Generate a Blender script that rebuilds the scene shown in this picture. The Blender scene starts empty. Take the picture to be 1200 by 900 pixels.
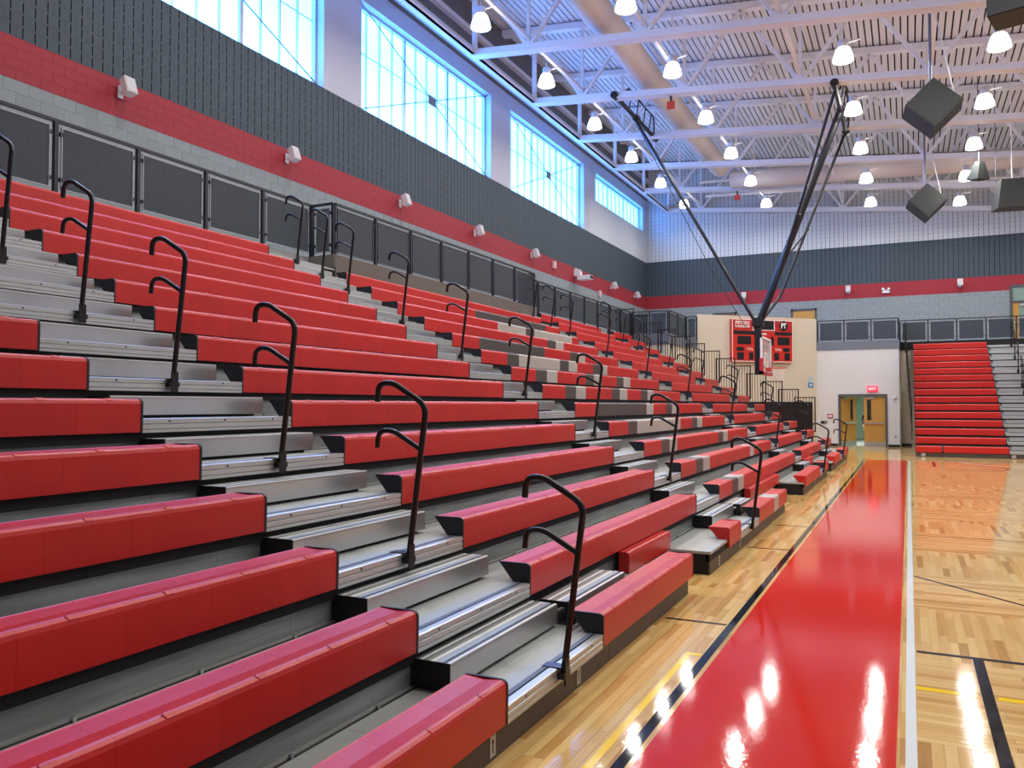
import bpy, math, random
from mathutils import Vector, Matrix
random.seed(7)
SC = bpy.context.scene
COL = SC.collection
R = math.radians

# ------------------------------------------------------------------ camera
cd = bpy.data.cameras.new('camera'); cam = bpy.data.objects.new('camera', cd); COL.objects.link(cam)
cd.sensor_width = 36.0; cd.lens = 945.0 / 1200 * 36; cd.clip_end = 200; cd.clip_start = 0.05
cam.location = (0, 0, 1.73); cam.rotation_euler = (R(90 + 1.5154), 0, R(26.192))
SC.camera = cam
# ------------------------------------------------------------------ world, exposure
w = bpy.data.worlds.new('world'); SC.world = w; w.use_nodes = True
bg = w.node_tree.nodes['Background']; bg.inputs[0].default_value = (.55, .75, 1, 1); bg.inputs[1].default_value = 1.0
SC.view_settings.view_transform = 'Standard'; SC.view_settings.look = 'None'
SC.view_settings.gamma = 1; SC.view_settings.use_curve_mapping = False
SC.view_settings.exposure = 0.22
LAMP_W = 85.0          # watts of each pendant lamp
WINDOW_E = 11.5          # glow of the daylit translucent panes

# ------------------------------------------------------------------ materials
def s2l(c): return tuple(((x / 12.92) if x <= .04045 else ((x + .055) / 1.055) ** 2.4) for x in c)
def hexc(h): return s2l(tuple(int(h[i:i + 2], 16) / 255 for i in (0, 2, 4))) + (1,)
MATS = {}
def mat(name, col, rough=.5, metal=0, noise=0, nscale=8, bump=0, bscale=60, emit=None, estr=0, coat=0, spec=.5, stretch=None, rvar=0, coord='Object', objvar=0):
    if name in MATS: return MATS[name]
    m = bpy.data.materials.new(name); m.use_nodes = True; MATS[name] = m
    nt = m.node_tree; b = nt.nodes['Principled BSDF']; L = nt.links
    c = hexc(col) if isinstance(col, str) else col
    b.inputs['Base Color'].default_value = c
    b.inputs['Roughness'].default_value = rough; b.inputs['Metallic'].default_value = metal
    b.inputs['Coat Weight'].default_value = coat; b.inputs['Coat Roughness'].default_value = .06
    b.inputs['Specular IOR Level'].default_value = spec
    if emit: b.inputs['Emission Color'].default_value = hexc(emit); b.inputs['Emission Strength'].default_value = estr
    if noise or bump or rvar:
        tc = nt.nodes.new('ShaderNodeTexCoord'); mp = nt.nodes.new('ShaderNodeMapping')
        L.new(tc.outputs[coord], mp.inputs[0])
        if stretch: mp.inputs['Scale'].default_value = stretch
    if noise or rvar:
        n = nt.nodes.new('ShaderNodeTexNoise'); n.inputs['Scale'].default_value = nscale; n.inputs['Detail'].default_value = 5
        L.new(mp.outputs[0], n.inputs['Vector'])
    if noise:
        mx = nt.nodes.new('ShaderNodeMix'); mx.data_type = 'RGBA'
        mx.inputs[6].default_value = tuple(x * (1 - noise) for x in c[:3]) + (1,)
        mx.inputs[7].default_value = tuple(min(1, x * (1 + noise)) for x in c[:3]) + (1,)
        L.new(n.outputs['Fac'], mx.inputs[0]); out = mx.outputs[2]
        if objvar:
            oi = nt.nodes.new('ShaderNodeObjectInfo'); hs = nt.nodes.new('ShaderNodeHueSaturation')
            mr = nt.nodes.new('ShaderNodeMapRange'); mr.inputs[3].default_value = 1 - objvar; mr.inputs[4].default_value = 1 + objvar
            L.new(oi.outputs['Random'], mr.inputs[0]); L.new(mr.outputs[0], hs.inputs['Value']); L.new(out, hs.inputs['Color']); out = hs.outputs[0]
        L.new(out, b.inputs['Base Color'])
    if rvar:
        mr = nt.nodes.new('ShaderNodeMapRange'); mr.inputs[3].default_value = max(0, rough - rvar); mr.inputs[4].default_value = rough + rvar
        L.new(n.outputs['Fac'], mr.inputs[0]); L.new(mr.outputs[0], b.inputs['Roughness'])
    if bump:
        n2 = nt.nodes.new('ShaderNodeTexNoise'); n2.inputs['Scale'].default_value = bscale; n2.inputs['Detail'].default_value = 3
        L.new(mp.outputs[0], n2.inputs['Vector'])
        bp = nt.nodes.new('ShaderNodeBump'); bp.inputs['Strength'].default_value = bump; bp.inputs['Distance'].default_value = .01
        L.new(n2.outputs['Fac'], bp.inputs['Height']); L.new(bp.outputs[0], b.inputs['Normal'])
    return m
RED = mat('bench_red', 'c1201a', .36, noise=.07, nscale=5, bump=.06, bscale=250, objvar=.05)
DGR = mat('bench_dark', '4a4442', .42, noise=.06, nscale=6, bump=.06, bscale=250, objvar=.05)
LGR = mat('bench_light', 'b3aea6', .42, noise=.05, nscale=6, bump=.06, bscale=250, objvar=.05)
CAP = mat('end_cap_navy', '1b1e28', .5, noise=.1)
ALU = mat('aluminium', 'bfc2c0', .34, .6, noise=.06, nscale=3, stretch=(1, .15, 1), rvar=.1)
ALS = mat('step_aluminium', 'b9bcbc', .3, .7, noise=.06, nscale=4, stretch=(1, .1, 1), rvar=.08)
GALV = mat('galvanised_sheet', '8f9897', .42, .3, noise=.75, nscale=13, stretch=(1, .12, 1.6), rvar=.15)
DECK = mat('deck_grey', 'a6acaa', .42, .1, noise=.1, nscale=4, stretch=(1, .25, 1), rvar=.1)
STEEL = mat('black_steel', '1d1b1e', .38, .2, noise=.15, nscale=12)
RAILM = mat('handrail_black', '201c1e', .3, .3, noise=.15, nscale=20)
DARK = mat('void_dark', '131315', .8, noise=.2)
RIBW = mat('rib_reflection_white', 'e6e8e6', .35, noise=.03)
RIBM = mat('rib_reflection_blue', '9fb0c4', .35, .2, noise=.05)
RIBG = mat('rib_reflection_grey', '8f9593', .4, .2, noise=.06)
GRIP = mat('grip_strip_blue', '5c6a82', .6, noise=.1, nscale=60)
RIBD = mat('rib_reflection_dark', '39424d', .5, .1, noise=.1)
SKIRT = mat('skirt_bronze', '4b443c', .5, noise=.12, nscale=10)
NAVY = mat('guard_navy', '20242e', .42, .2, noise=.1)
FDRK = mat('guard_frame_dark', '4a505a', .4, .2, noise=.05)
FSIL = mat('guard_frame_silver', '9da2aa', .4, .3, noise=.05)
SILV = mat('frame_silver', 'b8bcc4', .4, .3, noise=.05)
WHITE = mat('paint_white', 'e4e2e2', .6, noise=.03, nscale=2, bump=.05, bscale=40)
PLAST = mat('wall_upper_paint', 'b9bcc4', .75, noise=.03, nscale=1.5, bump=.05, bscale=60)
SLATE = mat('slate_band', '6b727b', .6, noise=.05)
CREAM = mat('cream_paint', 'cfc6b4', .7, noise=.025, nscale=1.2, bump=.06, bscale=30)
OFFW = mat('offwhite_paint', 'd2d0cb', .7, noise=.025, nscale=1.2, bump=.06, bscale=30)
TAUPE = mat('taupe_paint_and_shade', '655f59', .7, noise=.04, nscale=3, bump=.08, bscale=30)
BGREY = mat('block_grey', '858d90', .8, noise=.1, nscale=9, bump=.25, bscale=70, objvar=.05)
BRED = mat('block_red', '93202e', .7, noise=.06, nscale=6, bump=.2, bscale=70, objvar=.02)
BCHAR = mat('block_charcoal', '3a4750', .7, noise=.07, nscale=6, bump=.25, bscale=70, objvar=.03)
BWHITE = mat('block_white', 'c3c7ca', .65, noise=.03, nscale=4, bump=.2, bscale=70)
MORTAR = mat('mortar_grey', 'bcc2c1', .85, noise=.05, bump=.2)
MRED = mat('mortar_red', '8c202d', .7, noise=.05)
MCHAR = mat('mortar_charcoal', '36424b', .7, noise=.05)
MWHITE = mat('mortar_white', 'bdc1c4', .7, noise=.03)
SLOT = mat('slot_dark', '14181e', .9, noise=.1)
CSLAB = mat('concourse_concrete', '9a9c9a', .5, noise=.08, nscale=3)
DKP = mat('roof_plank', 'dddcde', .6, noise=.03, nscale=2)
TRUSS = mat('truss_white', 'e4e3e8', .5, noise=.03, nscale=2)
DUCT = mat('duct_paint', 'cbc1bc', .55, noise=.04, nscale=2)
WALPAD = mat('pad_black', '1a191e', .45, noise=.1)
DOORW = mat('door_wood', 'b98a3e', .4, noise=.16, nscale=3, stretch=(6, 6, .6))
DFRAME = mat('door_frame', '4c4a4e', .5, noise=.05)
CHROME = mat('chrome', 'd8d8d6', .22, .95, noise=.03)
KICK = mat('kick_plate', 'b9bab4', .35, .8, noise=.05)
PALEG = mat('corridor_green', 'b7cbb4', .7, noise=.03)
LINEW = mat('line_white', 'dbe2de', .08, noise=.03, nscale=3, spec=.25)
LINEK = mat('line_black', '121419', .05, noise=.08, nscale=9, spec=.2)
LINEY = mat('line_yellow', 'f0c800', .1, noise=.06, nscale=5, spec=.2)
LINER = mat('line_maroon', '7c2324', .2, noise=.06, nscale=5, spec=.2)
SBRED = mat('scoreboard_red', 'c92a17', .4, noise=.05)
SBRED2 = mat('scoreboard_banner_red', 'b4222a', .4, noise=.05)
SBK = mat('scoreboard_black', '151318', .35, noise=.1)
TXT = mat('lettering_white', 'f2efea', .5, noise=.02)
SPKW = mat('speaker_white', 'e2dfe0', .5, noise=.03)
SPKB = mat('speaker_charcoal', '2f3433', .6, noise=.08, nscale=30, bump=.1, bscale=300)
EXITR = mat('exit_red', 'd9364a', .4, emit='ff3048', estr=.8, noise=.02)
PAD = mat('backboard_pad', 'b32230', .5, noise=.05)
RIMO = mat('rim_orange', 'd1422c', .4, noise=.05)
NETW = mat('net_white', 'e8e4dc', .8, noise=.04)
GLOW = mat('lamp_glow', 'ffffff', .4, emit='fff6ea', estr=13.0, noise=.01)
FRING = mat('lamp_ring', 'dfe6e4', .3, noise=.02, emit='e8f2f0', estr=.7)

def glassy(name, col, alpha, rough=.1):
    m = bpy.data.materials.new(name); m.use_nodes = True; nt = m.node_tree
    b = nt.nodes['Principled BSDF']; b.inputs['Base Color'].default_value = hexc(col); b.inputs['Roughness'].default_value = rough
    n = nt.nodes.new('ShaderNodeTexNoise'); n.inputs['Scale'].default_value = 40
    t = nt.nodes.new('ShaderNodeBsdfTransparent'); mx = nt.nodes.new('ShaderNodeMixShader')
    mr = nt.nodes.new('ShaderNodeMapRange'); mr.inputs[3].default_value = alpha - .04; mr.inputs[4].default_value = alpha + .04
    nt.links.new(n.outputs['Fac'], mr.inputs[0]); nt.links.new(mr.outputs[0], mx.inputs[0])
    nt.links.new(t.outputs[0], mx.inputs[1]); nt.links.new(b.outputs[0], mx.inputs[2])
    nt.links.new(mx.outputs[0], nt.nodes['Material Output'].inputs[0]); MATS[name] = m
    return m
MESHM = glassy('guard_mesh', '2f3a45', .68, .7)
BBGLASS = glassy('backboard_glass', 'c9ccc8', .45, .08)
VISG = glassy('vision_glass', '2e332c', .75, .1)
TRANSOM = glassy('transom_glass', '8fa89c', .75, .1)
ACRY = glassy('lamp_acrylic', 'dfe9f2', .5, .15)

def pane_mat():
    m = bpy.data.materials.new('daylit_pane'); m.use_nodes = True; nt = m.node_tree
    b = nt.nodes['Principled BSDF']; b.inputs['Base Color'].default_value = (.5, .6, .65, 1); b.inputs['Roughness'].default_value = .35
    tc = nt.nodes.new('ShaderNodeTexCoord'); n = nt.nodes.new('ShaderNodeTexNoise'); n.inputs['Scale'].default_value = 1.3
    nt.links.new(tc.outputs['Object'], n.inputs['Vector'])
    mx = nt.nodes.new('ShaderNodeMix'); mx.data_type = 'RGBA'
    mx.inputs[6].default_value = (.035, .27, 1, 1); mx.inputs[7].default_value = (.065, .33, 1, 1)
    nt.links.new(n.outputs['Fac'], mx.inputs[0]); nt.links.new(mx.outputs[2], b.inputs['Emission Color'])
    b.inputs['Emission Strength'].default_value = WINDOW_E; MATS['daylit_pane'] = m
    return m
PANE = pane_mat()

def wood_mat(name, boards):
    """maple strip flooring; boards=True for the separately laid near boards (one tone each)"""
    m = bpy.data.materials.new(name); m.use_nodes = True; nt = m.node_tree; L = nt.links; N = nt.nodes
    b = N['Principled BSDF']; b.inputs['Roughness'].default_value = .06; b.inputs['Specular IOR Level'].default_value = .32
    geo = N.new('ShaderNodeNewGeometry'); sep = N.new('ShaderNodeSeparateXYZ'); L.new(geo.outputs['Position'], sep.inputs[0])
    def M(op, a, bb=None, c=None):
        x = N.new('ShaderNodeMath'); x.operation = op
        for i, v in enumerate((a, bb, c)):
            if v is None: continue
            if isinstance(v, (int, float)): x.inputs[i].default_value = v
            else: L.new(v, x.inputs[i])
        return x.outputs[0]
    X, Y = sep.outputs[0], sep.outputs[1]
    band = M('FLOOR', M('DIVIDE', M('SUBTRACT', Y, 4.7), 1.53))
    par = M('ABSOLUTE', M('MODULO', band, 2.0))
    horiz = M('MULTIPLY', M('LESS_THAN', par, .5), M('GREATER_THAN', X, 0.0))   # boards across the court
    def mixv(a, bb):   # a when lengthwise, bb when across
        return M('ADD', M('MULTIPLY', a, M('SUBTRACT', 1.0, horiz)), M('MULTIPLY', bb, horiz))
    u = mixv(Y, X); v = mixv(X, Y)          # u along the board, v across
    if boards:
        oi = N.new('ShaderNodeObjectInfo'); rnd = oi.outputs['Random']; edge = None
    else:
        row = M('FLOOR', M('DIVIDE', v, .06))
        wn = N.new('ShaderNodeTexWhiteNoise'); wn.noise_dimensions = '1D'; L.new(row, wn.inputs['W'])
        seg = M('FLOOR', M('ADD', M('DIVIDE', u, .75), M('MULTIPLY', wn.outputs['Value'], 7.3)))
        cmb = N.new('ShaderNodeCombineXYZ'); L.new(row, cmb.inputs[0]); L.new(seg, cmb.inputs[1]); L.new(band, cmb.inputs[2])
        wn2 = N.new('ShaderNodeTexWhiteNoise'); wn2.noise_dimensions = '3D'; L.new(cmb.outputs[0], wn2.inputs['Vector']); rnd = wn2.outputs['Value']
        fr = M('FRACT', M('DIVIDE', v, .06)); edge = M('LESS_THAN', fr, .035)
    ramp = N.new('ShaderNodeValToRGB'); L.new(rnd, ramp.inputs[0])
    e = ramp.color_ramp.elements
    e[0].position = 0; e[0].color = hexc('b08345'); e[1].position = 1; e[1].color = hexc('dfbd7e')
    for p, c in ((.07, 'c09352'), (.25, 'cfa564'), (.7, 'd7b16f')):
        k = e.new(p); k.color = hexc(c)
    cg = N.new('ShaderNodeCombineXYZ'); L.new(M('MULTIPLY', u, 1.6), cg.inputs[0]); L.new(M('MULTIPLY', v, 34), cg.inputs[1]); L.new(M('MULTIPLY', rnd, 20), cg.inputs[2])
    ns = N.new('ShaderNodeTexNoise'); ns.inputs['Scale'].default_value = 1; ns.inputs['Detail'].default_value = 4; L.new(cg.outputs[0], ns.inputs['Vector'])
    hs = N.new('ShaderNodeHueSaturation'); L.new(ramp.outputs[0], hs.inputs['Color'])
    L.new(M('ADD', M('MULTIPLY', ns.outputs['Fac'], .34), .83), hs.inputs['Value'])
    out = hs.outputs[0]
    if edge is not None:
        mx = N.new('ShaderNodeMix'); mx.data_type = 'RGBA'; L.new(M('MULTIPLY', edge, .3), mx.inputs[0]); L.new(out, mx.inputs[6]); mx.inputs[7].default_value = hexc('8a6438'); out = mx.outputs[2]
    L.new(out, b.inputs['Base Color'])
    bn = N.new('ShaderNodeTexNoise'); bn.inputs['Scale'].default_value = 40; bn.inputs['Detail'].default_value = 3; L.new(geo.outputs['Position'], bn.inputs['Vector'])
    bp = N.new('ShaderNodeBump'); bp.inputs['Strength'].default_value = .035; bp.inputs['Distance'].default_value = .01; L.new(bn.outputs['Fac'], bp.inputs['Height']); L.new(bp.outputs[0], b.inputs['Normal'])
    MATS[name] = m
    return m
WOOD = wood_mat('maple_floor', False); WOODB = wood_mat('maple_board', True)
REDF = mat('red_court_paint', 'd02408', .05, noise=.05, nscale=2, bump=.035, bscale=45, spec=.3)

# ------------------------------------------------------------------ mesh helpers
class MB:
    def __init__(s): s.v = []; s.f = []; s.m = []; s.sm = []
    def add(s, vs, fs, mi=0, sm=False):
        o = len(s.v); s.v += [tuple(x) for x in vs]
        for f in fs: s.f.append(tuple(i + o for i in f)); s.m.append(mi); s.sm.append(sm)
        return s
    def box(s, a, b, mi=0):
        x0, x1 = sorted((a[0], b[0])); y0, y1 = sorted((a[1], b[1])); z0, z1 = sorted((a[2], b[2]))
        return s.add([(x0, y0, z0), (x1, y0, z0), (x1, y1, z0), (x0, y1, z0), (x0, y0, z1), (x1, y0, z1), (x1, y1, z1), (x0, y1, z1)],
                     [(3, 2, 1, 0), (4, 5, 6, 7), (0, 1, 5, 4), (1, 2, 6, 5), (2, 3, 7, 6), (3, 0, 4, 7)], mi)
    def tube(s, pts, r, n=8, mi=0, r2=None, caps=True, sm=True):
        pts = [Vector(p) for p in pts]; k = len(pts); rings = []
        up = None
        for i, p in enumerate(pts):
            d = ((pts[min(i + 1, k - 1)] - p).normalized() + (p - pts[max(i - 1, 0)]).normalized())
            if d.length < 1e-6: d = pts[min(i + 1, k - 1)] - pts[max(i - 1, 0)]
            d.normalize()
            if up is None: up = Vector((0, 0, 1)) if abs(d.z) < .9 else Vector((0, 1, 0))
            a = (up - d * up.dot(d)).normalized(); b = d.cross(a); up = a
            rr = r if r2 is None else r + (r2 - r) * i / (k - 1)
            rings.append([p + (a * math.cos(t) + b * math.sin(t)) * rr for t in [2 * math.pi * j / n + (math.pi / n) for j in range(n)]])
        vs = [q for g in rings for q in g]; fs = []
        for i in range(k - 1):
            for j in range(n):
                a0 = i * n + j; a1 = i * n + (j + 1) % n; fs.append((a0, a1, a1 + n, a0 + n))
        s.add(vs, fs, mi, sm)
        if caps: s.add(rings[0], [tuple(range(n))[::-1]], mi); s.add(rings[-1], [tuple(range(n))], mi)
        return s
    def bar(s, p, q, wd, ht, mi=0):
        p, q = Vector(p), Vector(q); d = (q - p).normalized()
        up = Vector((0, 0, 1)) if abs(d.z) < .95 else Vector((0, 1, 0))
        a = d.cross(up).normalized() * wd / 2; b = a.cross(d).normalized() * ht / 2
        vs = [p - a - b, p + a - b, p + a + b, p - a + b, q - a - b, q + a - b, q + a + b, q - a + b]
        return s.add(vs, [(3, 2, 1, 0), (4, 5, 6, 7), (0, 1, 5, 4), (1, 2, 6, 5), (2, 3, 7, 6), (3, 0, 4, 7)], mi)
    def lathe(s, prof, c=(0, 0, 0), n=20, mi=0, sm=True):
        k = len(prof); vs = [(c[0] + r * math.cos(2 * math.pi * j / n), c[1] + r * math.sin(2 * math.pi * j / n), c[2] + z) for r, z in prof for j in range(n)]
        fs = [(i * n + j, i * n + (j + 1) % n, (i + 1) * n + (j + 1) % n, (i + 1) * n + j) for i in range(k - 1) for j in range(n)]
        return s.add(vs, fs, mi, sm)
    def disc(s, c, r, n=20, mi=0):
        return s.add([(c[0] + r * math.cos(2 * math.pi * j / n), c[1] + r * math.sin(2 * math.pi * j / n), c[2]) for j in range(n)], [tuple(range(n))], mi)
    def prism(s, prof, y0, y1, mi=0, axis='y', smooth=()):
        """prof: list of (x,z), extruded along y"""
        n = len(prof); vs = [(x, y0, z) for x, z in prof] + [(x, y1, z) for x, z in prof]
        s.add(vs, [tuple(range(n)), tuple(range(2 * n - 1, n - 1, -1))], mi)
        o = len(s.v) - 2 * n
        for i in range(n):
            j = (i + 1) % n; s.f.append((o + i, o + n + i, o + n + j, o + j)); s.m.append(mi); s.sm.append(False)
        return s
    def poly(s, pts, z0, z1, mi=0):
        n = len(pts); vs = [(x, y, z0) for x, y in pts] + [(x, y, z1) for x, y in pts]
        s.add(vs, [tuple(range(n - 1, -1, -1)), tuple(range(n, 2 * n))], mi)
        return s.add(vs, [(i, (i + 1) % n, n + (i + 1) % n, n + i) for i in range(n)], mi)
    def mesh(s, name, mats):
        me = bpy.data.meshes.new(name); me.from_pydata(s.v, [], s.f)
        for m in (mats if isinstance(mats, (list, tuple)) else [mats]): me.materials.append(m)
        me.polygons.foreach_set('material_index', s.m); me.polygons.foreach_set('use_smooth', s.sm); me.update()
        return me
    def obj(s, name, mats, parent=None, loc=None, kind=None, label=None):
        return link(name, s.mesh(name, mats), parent, loc, kind, label)
def link(name, me, parent=None, loc=None, kind=None, label=None, rotz=0):
    o = bpy.data.objects.new(name, me); COL.objects.link(o)
    if parent: o.parent = parent
    if loc: o.location = loc
    if rotz: o.rotation_euler.z = rotz
    if kind: o['kind'] = kind
    if label: o['label'] = label
    return o
def thing(name, label, cat, loc=(0, 0, 0), group=None, rotz=0):
    o = bpy.data.objects.new(name, None); COL.objects.link(o); o.empty_display_size = .1
    o.location = loc; o.rotation_euler.z = rotz; o['label'] = label; o['category'] = cat
    if group: o['group'] = group
    return o
def fillet(pts, rad, n=5):
    pts = [Vector(p) for p in pts]; out = [pts[0]]
    for i in range(1, len(pts) - 1):
        a, b, c = pts[i - 1], pts[i], pts[i + 1]; d1 = (a - b); d2 = (c - b)
        r = min(rad, d1.length * .49, d2.length * .49); p = b + d1.normalized() * r; q = b + d2.normalized() * r
        for k in range(n + 1):
            t = k / n; out.append(p * (1 - t) ** 2 + b * 2 * t * (1 - t) + q * t * t)
    out.append(pts[-1]); return out
def text(s, size, m, parent, loc, rot, name='lettering', bold=0, align='CENTER', sx=1):
    cu = bpy.data.curves.new('t', 'FONT'); cu.body = s; cu.size = size; cu.align_x = align; cu.align_y = 'CENTER'; cu.extrude = .002; cu.offset = bold; cu.resolution_u = 3
    to = bpy.data.objects.new('t', cu); COL.objects.link(to)
    me = bpy.data.meshes.new_from_object(to.evaluated_get(bpy.context.evaluated_depsgraph_get())); bpy.data.objects.remove(to); me.materials.clear(); me.materials.append(m)
    o = link(name, me, parent, loc); o.rotation_euler = rot; o.scale = (sx, 1, 1)
    return o
ORD = ['zeroth', 'first', 'second', 'third', 'fourth', 'fifth', 'sixth', 'seventh', 'eighth', 'ninth', 'tenth', 'eleventh', 'twelfth', 'thirteenth', 'fourteenth', 'fifteenth', 'sixteenth', 'seventeenth', 'eighteenth', 'nineteenth', 'twentieth']

# ------------------------------------------------------------------ key measures (metres)
WX, WY = -12.6, 42.0            # left wall, far wall
X1, RUN, RISE, Z1 = -1.803, .526, .281, .367
def rx(n): return X1 - RUN * (n - 1)          # front of row n
def rz(n): return Z1 + RISE * (n - 1)         # seat top of row n
def dz(n): return rz(n) - .131                # deck top of row n
PLAT = 4.42                                   # concourse level
XR, YF = 13.0, -6.0                           # far right wall, wall behind the camera
def roofz(x): return 13.5 - .1 * x            # underside of the roof planks
def chordz(x): return 10.79 - .1 * x          # underside of the truss bottom chords
TY = [12.1 + 4.2 * k for k in range(8)]       # trusses along the hall
LX = [-9.8, -5.9, -1.42, 2.05, 6.0]; LY = [5.5, 9.7, 13.9, 18.1, 22.3, 26.5, 30.7, 34.9, 39.1]  # nearest lamp rows and the right-hand one are unseen, added for light

# ------------------------------------------------------------------ floor
xs = [WX - .4, -1.80, -1.32, .02, 1.46, XR]; ys = [YF, 3.2, 4.7, 6.23, 7.4, 50]
fb = MB(); BOARD = {(1, 1), (1, 2), (1, 3), (3, 1), (3, 2)}
for i in range(5):
    for j in range(5):
        top = -.012 if (i, j) in BOARD else 0
        fb.box((xs[i], ys[j], -.2), (xs[i + 1], ys[j + 1], top))
floor = fb.obj('floor', WOOD, kind='structure')
def board(x0, x1, y0, y1):
    g = .0008
    b = MB().box((x0 + g, y0 + g, -.011), (x1 - g, y1 - g, 0)); b.obj('floor_board', WOODB, floor)
def lay(x0, x1, y0, y1, across):
    a0, a1, u0, u1 = (y0, y1, x0, x1) if across else (x0, x1, y0, y1)
    n = round((a1 - a0) / .06); p = (a1 - a0) / n
    for i in range(n):
        u = u0
        while u < u1 - .01:
            e = u + random.choice((.45, .6, .75, .9, 1.1))
            if u1 - e < .3: e = u1
            if across: board(u, e, a0 + p * i, a0 + p * (i + 1))
            else: board(a0 + p * i, a0 + p * (i + 1), u, e)
            u = e
lay(-1.80, -1.32, 3.2, 7.4, False); lay(.02, 1.46, 3.2, 4.7, False); lay(.02, 1.46, 4.7, 6.23, True)
def line(name, x0, x1, y0, y1, m, z=.0016): MB().box((x0, y0, .0001), (x1, y1, z)).obj(name, m, floor)
line('red_border_strip', -1.21, -.075, 1.0, 28.2, REDF)
line('painted_line', -1.30, -1.24, 1.0, 28.2, LINEK); line('painted_line', -.035, .018, 1.0, 28.25, LINEW)
line('painted_line', -1.42, -1.375, 2.0, 5.66, LINEY, .0012); line('painted_line', -1.42, -1.31, 5.60, 5.66, LINEY, .002)
line('painted_line', .02, .345, 5.54, 5.60, LINEY); line('painted_line', .455, 3.5, 5.54, 5.60, LINEY)
line('painted_line', .37, .435, 1.5, 6.36, LINEK); line('painted_line', .03, 5.5, 6.36, 6.41, LINEK, .002)
for y in (6.49, 10.15, 12.2): line('painted_line', -1.80, -1.31, y - .02, y + .02, LINEK)
for y, w_ in ((12.06, .03), (17.4, .03)): line('painted_line', .03, 5.5, y - w_ / 2, y + w_ / 2, MATS['line_maroon'] if 0 else LINEK, .0012)
MB().bar((.03, 9.17, .001), (3.2, 5.7, .001), .035, .0014).obj('painted_line', LINEK, floor)
line('painted_line', .02, 8, 28.2, 28.25, LINEW)
for a, b_ in ((.95, 1.7), (2.3, 2.8), (3.4, 3.8)): line('painted_line', a, b_, 28.3, 28.45, LINER)
line('painted_line', .60, .68, 25.6, 27.9, LINER)
def arc(cx, cy, r, a0, a1, wd, m):
    n = 24; b = MB()
    for i in range(n):
        t0, t1 = R(a0 + (a1 - a0) * i / n), R(a0 + (a1 - a0) * (i + 1) / n)
        b.bar((cx + r * math.cos(t0), cy + r * math.sin(t0), .001), (cx + r * math.cos(t1), cy + r * math.sin(t1), .001), wd, .0012)
    b.obj('painted_arc', m, floor)
arc(1.35, 25.6, 1.05, -115, 75, .07, LINER); arc(3.2, 28.2, 1.75, 185, 245, .07, LINEW)

# ------------------------------------------------------------------ walls of concrete block
def block_mesh(name, bw, bh, mats, slotted, plain=False):
    """one block with its mortar margin; local x along, z up, front at y=0 (faces -y)"""
    b = MB(); g = .005 if not (slotted or plain) else .0025; d = .007 if not (slotted or plain) else .003; D = .05
    b.add([(0, d, 0), (bw, d, 0), (bw, d, bh), (0, d, bh), (g, d, g), (bw - g, d, g), (bw - g, d, bh - g), (g, d, bh - g)], [(0, 1, 5, 4), (1, 2, 6, 5), (2, 3, 7, 6), (3, 0, 4, 7)], 1)
    xs = [g, bw - g]
    if slotted: s = .010; xs = [g, bw * .25 - s, bw * .25 + s, bw * .75 - s, bw * .75 + s, bw - g]
    for i in range(0, len(xs), 2):
        x0, x1 = xs[i], xs[i + 1]
        b.add([(x0, 0, g), (x1, 0, g), (x1, 0, bh - g), (x0, 0, bh - g), (x0, d, g), (x1, d, g), (x1, d, bh - g), (x0, d, bh - g)],
              [(0, 1, 2, 3), (4, 5, 1, 0), (3, 2, 6, 7), (4, 0, 3, 7), (1, 5, 6, 2)], 0)
    if slotted:
        for k in (1, 3):
            x0, x1 = xs[k], xs[k + 1]
            for za, zb in ((g, bh * .11), (bh * .89, bh - g)): b.add([(x0, .001, za), (x1, .001, za), (x1, .001, zb), (x0, .001, zb)], [(0, 1, 2, 3)], 0)
            b.add([(x0, D, g), (x1, D, g), (x1, D, bh - g), (x0, D, bh - g), (x0, d, g), (x1, d, g), (x1, d, bh - g), (x0, d, bh - g)],
                  [(0, 1, 2, 3), (4, 5, 1, 0), (3, 2, 6, 7), (4, 0, 3, 7), (1, 5, 6, 2)], 2)
    return b.mesh(name, mats)
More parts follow.
